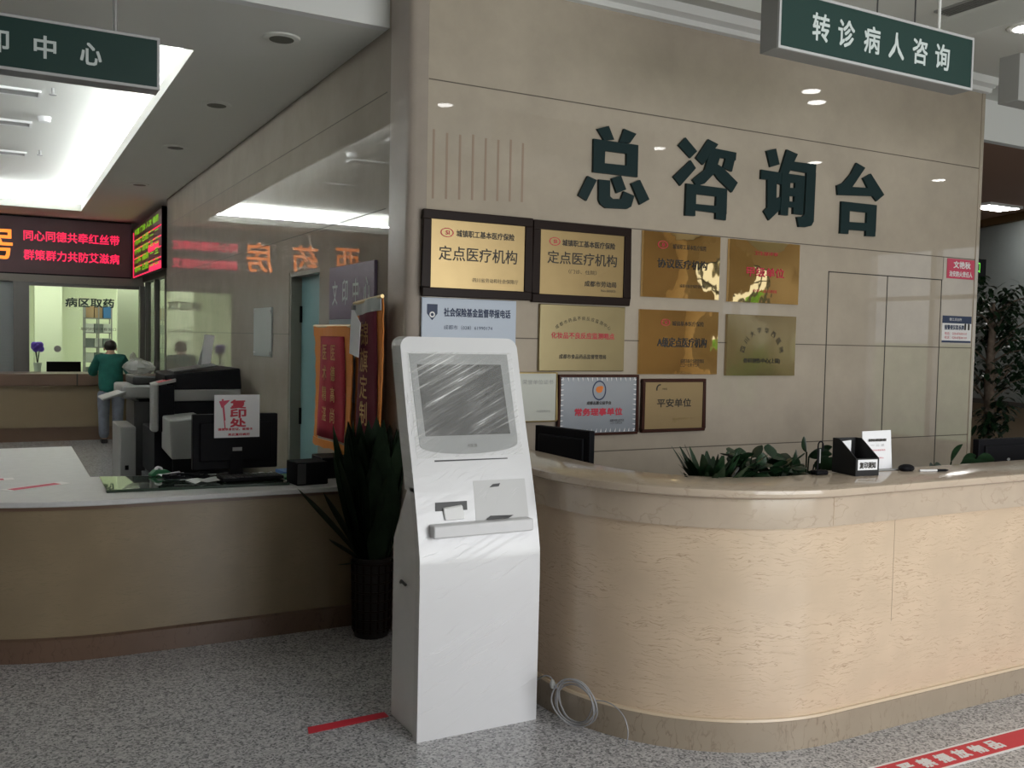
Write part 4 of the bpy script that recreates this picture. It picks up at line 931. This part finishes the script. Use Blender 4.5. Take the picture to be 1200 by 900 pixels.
# ---------------------------------------------------------------- things on the copying desk
ZD = .7805
t = thing('computer_monitor', 'black monitor with paper sign on the copying desk, seen from behind', 'monitor', (1.175, 5.42, ZD+.0105), 0)
MB().box(-.235, .235, -.02, .03, .045, .355).build('panel', 'black', t, bevel=.006); MB().box(-.2, .2, -.035, -.02, .09, .31).build('back_cover', 'black', t, bevel=.01)
MB().box(-.035, .035, -.04, .01, .008, .12).build('neck', 'black', t); MB().lathe([(.11, 0), (.11, .008), (.04, .014)], n=24).build('foot', 'black', t)
MB().box(-.022, .03, -.0365, -.035, .148, .168).build('maker_plate', 'lgrey', t)
t = thing('paper_sign', 'white paper sign with red characters taped on the desk monitor', 'paper sign', (1.175, 5.377, ZD+.0105))
MB().box(-.125, .125, -.002, 0, .225, .465).build('sheet', 'paper', t); mb = MB()
for i, ch in enumerate('复印处'): text(mb, ch, .005, .412-i*.052, .085, .046, -.0026, .0025)
mb.build('heading', 'redink', t); mb = MB(); text(mb, '请携带身份证、医保卡', -.01, .272, .19, .014, -.0026, .0006); text(mb, '来此复印病历', .01, .242, .12, .014, -.0026, .0006); mb.build('small_lines', 'redink', t)
mb = MB()
for i in range(14):
    a0 = .2+i*.2; mb.box(-.085+.0012*i, -.075+.0012*i-.004*(i > 9), -.0026, -.002, .43-i*.012, .442-i*.012)
mb.prism([(-.1, .43), (-.04, .436), (-.05, .424), (-.075, .4), (-.085, .39)], -.0028, -.002); mb.build('pink_drawing', 'pinkred', t)
t = thing('keyboard', 'black keyboard lying by the desk monitor foot', 'keyboard', (1.22, 5.24, .797), .05); MB().box(-.17, .17, -.06, .06, 0, .018).build('case', 'black', t, bevel=.004); kb = MB()
for i in range(14):
    for j in range(5): kb.box(-.16+i*.023, -.142+i*.023, -.05+j*.021, -.033+j*.021, .018, .024)
kb.build('keys', 'dgrey', t)
mb = MB()
for i in range(5):
    pts = [(.79+.022*j+random.uniform(-.008, .008), 5.4+.02*math.sin(j*1.1+i)+i*.009, .797+.005*i) for j in range(12)]; mb.tube(pts, .0045, 6)
tag(mb.build('cable_bundle', 'black', smooth=True), 'tangle of black cables around the desk monitor foot', 'cable')
for (x, y, a_, w_, lab) in ((1.0, 5.27, .2, .2, 'white paper sheet left of the desk monitor foot'), (1.33, 5.37, -.3, .1, 'white paper sheet right of the desk monitor'), (.86, 5.52, 1.9, .14, 'curled white paper strip on the green glass')):
    t = thing('paper_sheet', lab, 'paper', (x, y, .795), a_, 'loose papers on the copying desk')
    mb = MB(); n = 6
    for i in range(n+1): mb.v += [(-w_/2+w_*i/n, -.07, .0+.012*math.sin(i*1.3)**2), (-w_/2+w_*i/n, .07, .01*math.sin(i)**2)]
    for i in range(n): mb.f.append((2*i, 2*i+2, 2*i+3, 2*i+1))
    mb.build('sheet', 'paper', t, solid=.001)
t = thing('tape_dispenser', 'small green tape dispenser on the desk glass', 'tape dispenser', (.8, 5.61, .789), .3); MB().prism([(-.06, 0), (.06, 0), (.06, .012), (.03, .03), (-.03, .035), (-.06, .012)], -.022, .022).build('base', 'greenfile', t, bevel=.003); MB().disc((-.01, .03), .022, .022, -.01, .01, 18, .5).build('roll', 'white', t)
t = thing('folder', 'blue folder lying at the back of the copying desk', 'folder', (1.55, 5.5, ZD), .1); MB().box(-.1, .1, -.08, .08, 0, .02).build('cover', 'bluefile', t, bevel=.002)
t = thing('folder', 'green folder lying in front of the blue folder', 'folder', (1.48, 5.32, ZD), -.1); MB().box(-.06, .06, -.08, .08, 0, .014).build('cover', 'greenfile', t, bevel=.002)
t = thing('desk_speaker', 'small black box speaker on the right end of the copying desk', 'speaker', (1.5, 5.08, ZD), .1); MB().box(-.09, .09, -.06, .1, 0, .125).build('case', 'black', t, bevel=.005); MB().box(-.088, -.04, -.064, -.06, .008, .118).build('grille', 'dgrey', t)
t = thing('black_case', 'flat black case at the foot of the red pennant', 'case', (1.66, 5.33, ZD), 0); MB().box(-.04, .19, -.12, .1, 0, .12).build('case', 'black', t, bevel=.006)
# pennants on the left wall
def pennant(label, x, ya, yb, za, zb, vm, txt, slope=0, topm='fringe', group='award pennants'):
    t = thing('pennant', label, 'pennant', (x, (ya+yb)/2, zb), -PI/2, group); a = abs(ya-yb)/2; h = za-zb   # local x = -world y
    MB().tube([(-a-.02, 0, h), (a+.02, 0, h+slope)], .011).build('rod', 'goldframe', t)
    n = 8; mb = MB(); fr = MB()
    def pt(u, v, off=0): 
        z = h*(1-v)+slope*u*(1-v); return (-a+2*a*u, off+.012*math.sin(u*7+v*3), z)
    for (u0, u1, m_, o_) in ((0, 1, mb, 0),):
        for i in range(n+1):
            for j in range(9): m_.v.append(pt(.14+.72*i/n, .02+.93*j/8, -.004))
        for i in range(n):
            for j in range(8): m_.f.append((i*9+j, (i+1)*9+j, (i+1)*9+j+1, i*9+j+1))
    mb.build('cloth', vm, t, solid=.004, smooth=True)
    for side in (0, 1):
        o = len(fr.v)
        for j in range(15):
            u0, u1 = (0-.02*(j % 2), .15) if side == 0 else (.85, 1+.02*(j % 2)); v = j/14
            fr.v += [pt(u0, v), pt(u1, v)]
        for j in range(14): fr.f.append((o+2*j, o+2*j+1, o+2*j+3, o+2*j+2))
    o = len(fr.v)
    for i in range(9): fr.v += [pt(i/8, .97, -.006), pt(i/8, 1.03+.012*(i % 2), -.006)]
    for i in range(8): fr.f.append((o+2*i, o+2*i+2, o+2*i+3, o+2*i+1))
    fr.build('fringe', 'fringe', t, solid=.006)
    bn = MB(); o = 0
    for i in range(9): bn.v += [pt(i/8, 0, -.01), pt(i/8, .085, -.01)]
    for i in range(8): bn.f.append((2*i, 2*i+2, 2*i+3, 2*i+1))
    bn.build('heading_band', topm, t, solid=.004)
    tm = MB()
    for col, (cx, s, sz) in enumerate(txt):
        for i, ch in enumerate(s): text(tm, ch, cx*a, h*(.78-i*.7/len(s))+slope*.5, sz, sz*1.1, -.02, .001)
    tm.build('gold_characters', 'goldtext', t); return t
pennant('red pennant with orange fringe and two gold text columns, nearest the teal door', 1.76, 5.84, 5.17, 1.655, .94, 'velvet', [(.24, '医德高尚', .08), (-.24, '医术精湛', .08)])
pennant('dark maroon pennant with grey heading band, right of the red one', 1.8, 5.2, 4.79, 1.785, .94, 'velvet2', [(.0, '锦旗定制', .12)], .03, 'noticeboard')
t = thing('hanging_paper', 'white paper sheet clipped on the left edge of the maroon pennant', 'paper', (1.745, 5.06, 1.5), -PI/2); MB().hexa([(-.08, 0, .0), (.075, 0, -.02), (.075, .003, -.02), (-.08, .003, .0), (-.05, .0, .27), (.1, 0, .17), (.1, .003, .17), (-.05, .003, .27)]).build('sheet', 'paper', t)
MB().box(-.035, .0, -.006, .008, .245, .27).build('clip', 'dgrey', t)
t = thing('wall_sign', 'purple grey wall sign with pale characters beside the teal door', 'sign', (XW-.002, 5.47, 1.2), -PI/2)
MB().box(-.41, .41, -.02, 0, .5, .83).build('title_panel', 'purpleplate', t, bevel=.003); MB().box(-.41, .41, -.018, 0, 0, .5).build('lower_panel', 'greyplate', t, bevel=.003)
mb = MB()
for i, ch in enumerate('文印中心'): text(mb, ch, -.29+i*.195, .665, .1, .15, -.021, .002)
mb.build('title_characters', 'signtext', t); mb = MB(); text(mb, '复印', -.16, .36, .36, .2, -.019, .008); text(mb, '打字', .2, .36, .3, .16, -.019, .004); text(mb, '扫描', -.2, .12, .3, .14, -.019, .003); mb.build('lower_characters', 'ink', t)
t = thing('wall_sheet', 'grey acrylic notice sheet on the left wall between copier and door', 'notice', (XW-.001, 7.66, 1.42), -PI/2); MB().box(-.29, .29, -.012, 0, 0, .39).build('sheet', 'noticeboard', t, bevel=.002)
sc_ = MB()
for x in (-.26, .26):
    for z in (.03, .36): sc_.disc((x, z), .012, .012, -.018, -.012, 10)
sc_.build('screw_cap', 'metal', t)
# ---------------------------------------------------------------- tall plant by the pier
t = thing('potted_plant', 'tall dark broad-bladed plant in a woven pot left of the kiosk', 'plant', (1.75, 4.735, 0))
MB().lathe([(.088, 0), (.092, .02), (.098, .2), (.104, .42), (.108, .43), (.1, .43), (.095, .39)], n=28).build('pot', 'wicker', t, smooth=True)
lat = MB()
for i in range(16):
    a0 = 2*PI*i/16; lat.tube([(.097*math.cos(a0), .097*math.sin(a0), .03), (.108*math.cos(a0), .108*math.sin(a0), .4)], .005, 5)
for z in (.05, .1, .15, .2, .25, .3, .35, .4):
    r_ = .098+.011*z/.4+.002; lat.tube([(r_*math.cos(2*PI*i/28), r_*math.sin(2*PI*i/28), z) for i in range(28)], .005, 5, closed=True)
lat.build('woven_cover', 'darkwood', t, smooth=True); MB().lathe([(0, .385), (.096, .385)], n=20).build('soil', 'soil', t)
lf = MB(); random.seed(11)
blade = lambda q: max(.02, (math.sin(PI*min(1, .1+.9*q**1.35)))**.75)
for i in range(120):
    a0 = random.uniform(0, 2*PI); r_ = random.uniform(.01, .07); L_ = random.uniform(.45, .84) if i > 25 else random.uniform(.25, .5)
    d = Vector((math.cos(a0)*random.uniform(.0, .25)-.03, math.sin(a0)*random.uniform(.0, .24)-.1, 1))
    if d.x > .13: d.x *= .45
    if d.y > .05: d.y = .05
    lf.leaf((r_*math.cos(a0), r_*math.sin(a0), .38), d, L_, random.uniform(.085, .13), .03, side=(math.cos(a0+1.4+random.uniform(-.6, .6)), math.sin(a0+1.4), 0), seg=8, shape=blade)
for (dx, dy, dz, L_) in ((-.75, -.05, 1, .62), (-.5, .05, 1, .5), (-.62, -.2, .55, .3), (-.3, -.25, 1.0, .72), (-.95, -.1, .15, .16)):
    lf.leaf((-.05, -.02, .4), (dx, dy, dz), L_, .075, .12, side=(.2, -1, .2), seg=8, shape=blade)
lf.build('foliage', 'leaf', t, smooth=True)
# ---------------------------------------------------------------- floor tapes and cable coil
t = thing('floor_tape', 'plain dark red tape strip on the floor left of the kiosk', 'floor tape', (0, 0, .001)); MB().add([(1.085, 3.635, 0), (1.437, 3.66, 0), (1.437, 3.715, 0), (1.1, 3.7, 0), (1.085, 3.635, .0008), (1.437, 3.66, .0008), (1.437, 3.715, .0008), (1.1, 3.7, .0008)], [(3, 2, 1, 0), (4, 5, 6, 7), (0, 1, 5, 4), (1, 2, 6, 5), (2, 3, 7, 6), (3, 0, 4, 7)]).build('strip', 'red', t)
t = thing('floor_tape', 'red and white floor tape with white warning characters in front of the desk', 'floor tape', (2.98, 2.365, .001), -.026, rx=-PI/2)
MB().box(-.75, 2.2, -.0012, 0, -.075, .055).build('white_backing', 'whitev', t); MB().box(-.75, 2.2, -.0018, -.0012, -.063, .043).build('red_band', 'red', t)
for i, ch in enumerate('请勿堆放处严禁摆放物品'): text(MB(), ch, -.44+i*.099, -.01, .066, .062, -.0022, .003).build('character', 'whitev', t)
co_ = MB(); random.seed(3)
cc = Vector((2.07, 3.2, .115))
axu = Vector((.55, -.83, 0)).normalized(); axv = Vector((-.16, -.1, 1)).normalized()
for k_ in range(5):
    R_ = .078+.005*k_+.004*(k_ % 2); off = Vector((-.006*k_+.01*(k_ % 2), -.005*k_, .003*k_)); pts = [cc+off+axu*(R_*.95+.006*math.sin(3*q+k_))*math.cos(q)+axv*R_*math.sin(q)*1.08 for q in [2*PI*i/36 for i in range(36)]]
    co_.tube(pts, .003, 6, closed=True)
def bez(p, n=18):
    p = [Vector(q) for q in p]; o = []
    for i in range(n+1):
        t_ = i/n; u_ = 1-t_; o.append(p[0]*u_**3+p[1]*3*u_*u_*t_+p[2]*3*u_*t_*t_+p[3]*t_**3)
    return o
co_.tube(bez([cc+axu*.085+axv*.03, cc+axu*.16+Vector((0, -.02, .06)), cc+axu*.22+Vector((0, -.06, .0)), (2.17, 2.98, .006)]), .0026, 6)
co_.tube(bez([cc-axu*.08+axv*.05, cc-axu*.12+Vector((-.01, -.02, .12)), (2.02, 3.36, .2), (2.01, 3.48, .1)]), .003, 6)
t = thing('cable_coil', 'loose coil of grey cable leaning on the desk plinth beside the kiosk', 'cable'); co_.build('loops', 'cable', t, smooth=True)
MB().ball(cc-axu*.085+axv*.075+Vector((-.02, -.01, 0)), .012, .012, .02, 8, 6).build('tie', 'grey', t)
# ---------------------------------------------------------------- on the main desk
ZM = 1.0455
A0 = Vector((2.5, 4.296)); B0 = Vector((2.593, 3.914)); dr = (B0-A0).normalized(); ang = math.atan2(dr.y, dr.x)
t = thing('computer_monitor', 'black monitor back behind the rounded desk corner', 'monitor', ((A0.x+B0.x)/2, (A0.y+B0.y)/2, .751), ang)
MB().box(-.197, .197, -.018, .02, .08, .4).build('panel', 'black', t, bevel=.005); MB().box(-.16, .16, -.03, -.018, .12, .36).build('back_cover', 'black', t, bevel=.008); MB().box(-.03, .03, -.035, .01, .01, .15).build('neck', 'black', t); MB().box(-.1, .1, -.08, .08, 0, .012).build('foot', 'black', t)
t = thing('computer_monitor', 'dark navy monitor back at the right picture edge behind the desk', 'monitor', (4.9, 3.24, .751), -.05)
MB().box(-.27, .27, -.02, .02, .05, .362).build('panel', 'black', t, bevel=.005); MB().box(-.23, .23, -.035, -.02, .08, .33).build('back_cover', 'black', t, bevel=.008); MB().disc((-.05, .25), .012, .008, -.037, -.034, 12).build('badge', 'grey', t); MB().box(-.03, .03, -.04, .01, .01, .15).build('neck', 'black', t); MB().box(-.1, .1, -.08, .08, 0, .012).build('foot', 'black', t)
# leaflet box
t = thing('leaflet_box', 'black slant-topped leaflet box with white label on the desk top', 'box', (3.214, 2.815, ZM), -.13)
pf_ = [(0, 0), (0, .075), (.11, .15), (.15, .15), (.15, 0)]   # (y, z)
bx = MB()
for x0, x1 in ((0, .005), (.12, .125)): bx.prism(pf_, x0, x1, 'x')
bx.box(.005, .12, 0, .005, 0, .075).box(.005, .12, .145, .15, 0, .15).box(.005, .12, .005, .145, 0, .005)
bx.box(.005, .12, .07, .075, .005, .06)
bx.build('box', 'blackm', t)
MB().box(.01, .115, -.0015, 0, .025, .07).build('label', 'paper', t); label_text(t, '复印须知', .062, .046, .085, .026, 'ink', -.0022, .001, 'label_text')
MB().hexa([(.03, .12, .03), (.075, .12, .03), (.075, .124, .03), (.03, .124, .03), (.02, .125, .135), (.08, .125, .14), (.08, .129, .14), (.02, .129, .135)]).build('paper_slip', 'paper', t)
# acrylic stand with a sheet
t = thing('sheet_stand', 'upright white information sheet in a clear stand on the desk', 'sheet stand', (3.475, 2.92, ZM), -.08)
MB().box(-.1, .1, -.03, .035, 0, .006).build('foot', 'grey', t, bevel=.002); MB().hexa([(-.085, 0, .006), (.085, 0, .006), (.085, .004, .006), (-.085, .004, .006), (-.085, .015, .175), (.085, .015, .178), (.085, .019, .178), (-.085, .019, .175)]).build('sheet', 'paper', t)
mb = MB(); text(mb, '总咨询台便民服务须知', .0, .135, .105, .012, .008, .0006); text(mb, '一 二 三', .0, .112, .08, .008, .006); mb.build('heading', 'ink', t); mb = MB(); text(mb, '请勿在此处堆放物品', -.01, .09, .11, .007, .004); text(mb, '谢谢您的配合', -.0, .055, .07, .007, .001); mb.build('small_lines', 'redink', t)
# looped wire stand
t = thing('wire_holder', 'small black holder with looped wire left of the leaflet box', 'holder', (3.1, 2.91, ZM), 0)
MB().box(-.035, .035, -.022, .022, 0, .02).build('foot', 'black', t, bevel=.007)
MB().tube([(-.012, 0, .015), (-.012, 0, .12)]+[(.003-.015*math.cos(q), 0, .125+.018*math.sin(q)) for q in [PI*i/8 for i in range(1, 8)]]+[(.018, 0, .115), (.016, 0, .1)], .0035, 6).build('loop', 'black', t, smooth=True)
MB().box(-.003, .003, -.002, .002, .05, .11).build('clip', 'lgrey', t)
# pen set
t = thing('pen', 'white and black pen lying on the desk at the right', 'pen', (3.68, 2.79, ZM+.006), -.25); MB().tube([(-.07, 0, 0), (.02, 0, 0)], .005, 10).build('barrel', 'white', t); MB().tube([(.02, 0, 0), (.065, 0, 0), (.08, 0, 0)], [.0058, .0058, .002], 10).build('cap', 'black', t)
t = thing('computer_mouse', 'small rounded black computer mouse left of the pen on the desk', 'computer mouse', (3.59, 2.86, ZM), .1); MB().ball((0, 0, .012), .045, .03, .018, 14, 8).build('case', 'black', t, smooth=True)
t = thing('document_wedge', 'grey tilted document holder behind the pen', 'document holder', (3.78, 3.05, .751), .0)
MB().hexa([(-.09, 0, 0), (.1, 0, 0), (.1, .01, 0), (-.09, .01, 0), (-.06, .06, .38), (-.05, .06, .385), (-.05, .07, .385), (-.06, .07, .38)]).build('back', 'dgrey', t); MB().box(-.1, .1, -.06, .08, 0, .02).build('foot', 'black', t)
# small plants behind the ledge
def pot(t, r=.06, h=.12): 
    MB().lathe([(r*.75, 0), (r, h), (r*1.08, h), (r*1.08, h+.012), (r*.95, h+.012), (r*.9, h-.01)], n=20).build('pot', 'terracotta', t, smooth=True); MB().lathe([(0, h-.012), (r*.9, h-.012)], n=16).build('soil', 'soil', t)
random.seed(21)
t = thing('desk_plant', 'spiky-leaved plant behind the desk front, leftmost of the desk plants', 'plant', (2.68, 3.12, .751)); pot(t)
lf = MB()
for i in range(60):
    a0 = random.uniform(0, 2*PI); d = (math.cos(a0), math.sin(a0), random.uniform(1.3, 3)); lf.leaf((0, 0, .11), d, random.uniform(.26, .37), random.uniform(.04, .07), random.uniform(.08, .3), seg=7)
for dx, dz, L_ in ((-.85, 1.1, .4), (-.7, 1.3, .4), (-.3, 2, .37), (.5, 1.6, .38), (.15, 2, .38)): lf.leaf((0, 0, .11), (dx, -.05, dz), L_, .03, .3, side=(0, 1, .2), seg=8)
lf.build('foliage', 'leaf2', t, smooth=True)
for (x, n_, sz, hgt, lab) in ((2.87, 60, .08, .36, 'low round-leaved plant beside the spiky plant'), (3.06, 60, .08, .34, 'low round-leaved plant left of the big-leaved vine')):
    t = thing('desk_plant', lab, 'plant', (x, 3.12, .751), 0, 'low plants behind the desk'); pot(t); lf = MB(); stx = MB()
    for i in range(n_):
        a0 = random.uniform(0, 2*PI); r_ = random.uniform(0, .11); z = random.uniform(.6, 1)*hgt; p_ = (r_*.75*math.cos(a0), r_*.75*math.sin(a0), z)
        stx.tube([(0, 0, .1), p_], .003, 5); lf.leaf(p_, (math.cos(a0)*.6, math.sin(a0)*.6, random.uniform(-.1, .9)), sz*random.uniform(.7, 1.2), sz*.8, .2, side=(-math.sin(a0), math.cos(a0), .2), seg=5)
    if x == 2.87: lf.leaf((.07, -.02, .3), (.02, 0, 1), .075, .065, .0, side=(1, 0, 0), seg=6)
    lf.build('foliage', 'leaf2', t, smooth=True); stx.build('stems', 'leaf', t)
def bigplant(loc, lab, leaves):
    t = thing('desk_plant', lab, 'plant', loc); pot(t, .07, .13); lf = MB(); stx = MB()
    for (x, z, dx, dz, L_, wd) in leaves:
        stx.tube([(0, 0, .12), (x*.5, 0, z*.6), (x, 0, z)], .004, 6); lf.leaf((x, 0, z), (dx, -.25, dz), L_, wd, .15, side=(-dz, -.3, dx), seg=8, fold=.25)
    lf.build('foliage', 'leaf2', t, smooth=True); stx.build('stems', 'leaf', t)
bigplant((3.26, 3.14, .751), 'big-leaved vine plant left of the leaflet box', [(.0, .36, -.45, .75, .11, .055), (.015, .34, .9, .2, .12, .06), (-.05, .31, -.4, .5, .1, .09), (-.04, .3, -.9, .1, .1, .08), (.05, .3, .8, .1, .1, .08), (.08, .34, .5, .5, .08, .06), (.02, .27, .2, -.2, .1, .09), (.1, .3, .9, 0, .1, .07), (-.1, .29, -.5, -.2, .1, .08)])
bigplant((4.22, 3.14, .751), 'big-leaved plant behind the pen at the right desk end', [(.06, .27, .35, .9, .12, .075), (0, .24, -.9, .1, .11, .07), (.12, .24, .9, .25, .13, .08), (.2, .24, .9, .0, .13, .08), (.14, .25, .6, .5, .1, .08), (-.06, .24, -.8, .2, .08, .06), (.25, .26, .9, .2, .12, .08)])
# ---------------------------------------------------------------- ficus in the right rear
t = thing('ficus_tree', 'dark leafy indoor tree behind the right end of the main wall', 'tree', (8.5, 5.85, 0))
MB().lathe([(.17, 0), (.22, .4), (.24, .42), (.24, .46), (.2, .46), (.2, .42)], n=28).build('pot', 'wicker', t, smooth=True); MB().lathe([(0, .43), (.2, .43)], n=20).build('soil', 'soil', t)
tr = MB().tube([(0, 0, .42), (.01, 0, .9), (-.015, 0, 1.3), (.01, .01, 1.7), (0, 0, 2.05)], [.055, .05, .045, .035, .015], 10); random.seed(5); lf = MB()
ends = []
for i in range(34):
    z = random.uniform(1.1, 2.05); a0 = random.uniform(0, 2*PI); L_ = random.uniform(.2, .5)*(1.0 if z < 1.8 else .75); e_ = Vector((math.cos(a0)*L_, math.sin(a0)*L_, z+random.uniform(-.05, .25)))
    tr.tube([(0, 0, z-.1), e_*.5+Vector((0, 0, z*.5-.02)), e_], [.012, .008, .004], 5); ends.append(e_)
for s, z in ((-1, .95), (1, .92), (-.5, .9), (.4, .98)):
    e_ = Vector((s*.18, -.08, z)); tr.tube([(0, 0, .85), e_], [.01, .004], 5); ends += [e_, e_*.98]
ends += [Vector((-.42, -.05, 2.2)), Vector((-.3, 0, 2.25)), Vector((.3, 0, 2.2))]
for e_ in ends:
    for i in range(22):
        c = e_*random.uniform(.55, 1.05); c.z = e_.z+random.uniform(-.14, .1); a0 = random.uniform(0, 2*PI)
        lf.leaf((c.x+random.uniform(-.09, .09), c.y+random.uniform(-.09, .09), c.z), (math.cos(a0), math.sin(a0), random.uniform(-.7, .3)), random.uniform(.07, .12), random.uniform(.035, .055), .3, seg=3)
tr.build('trunk', 'bark', t, smooth=True); lf.build('foliage', 'leaf2', t)
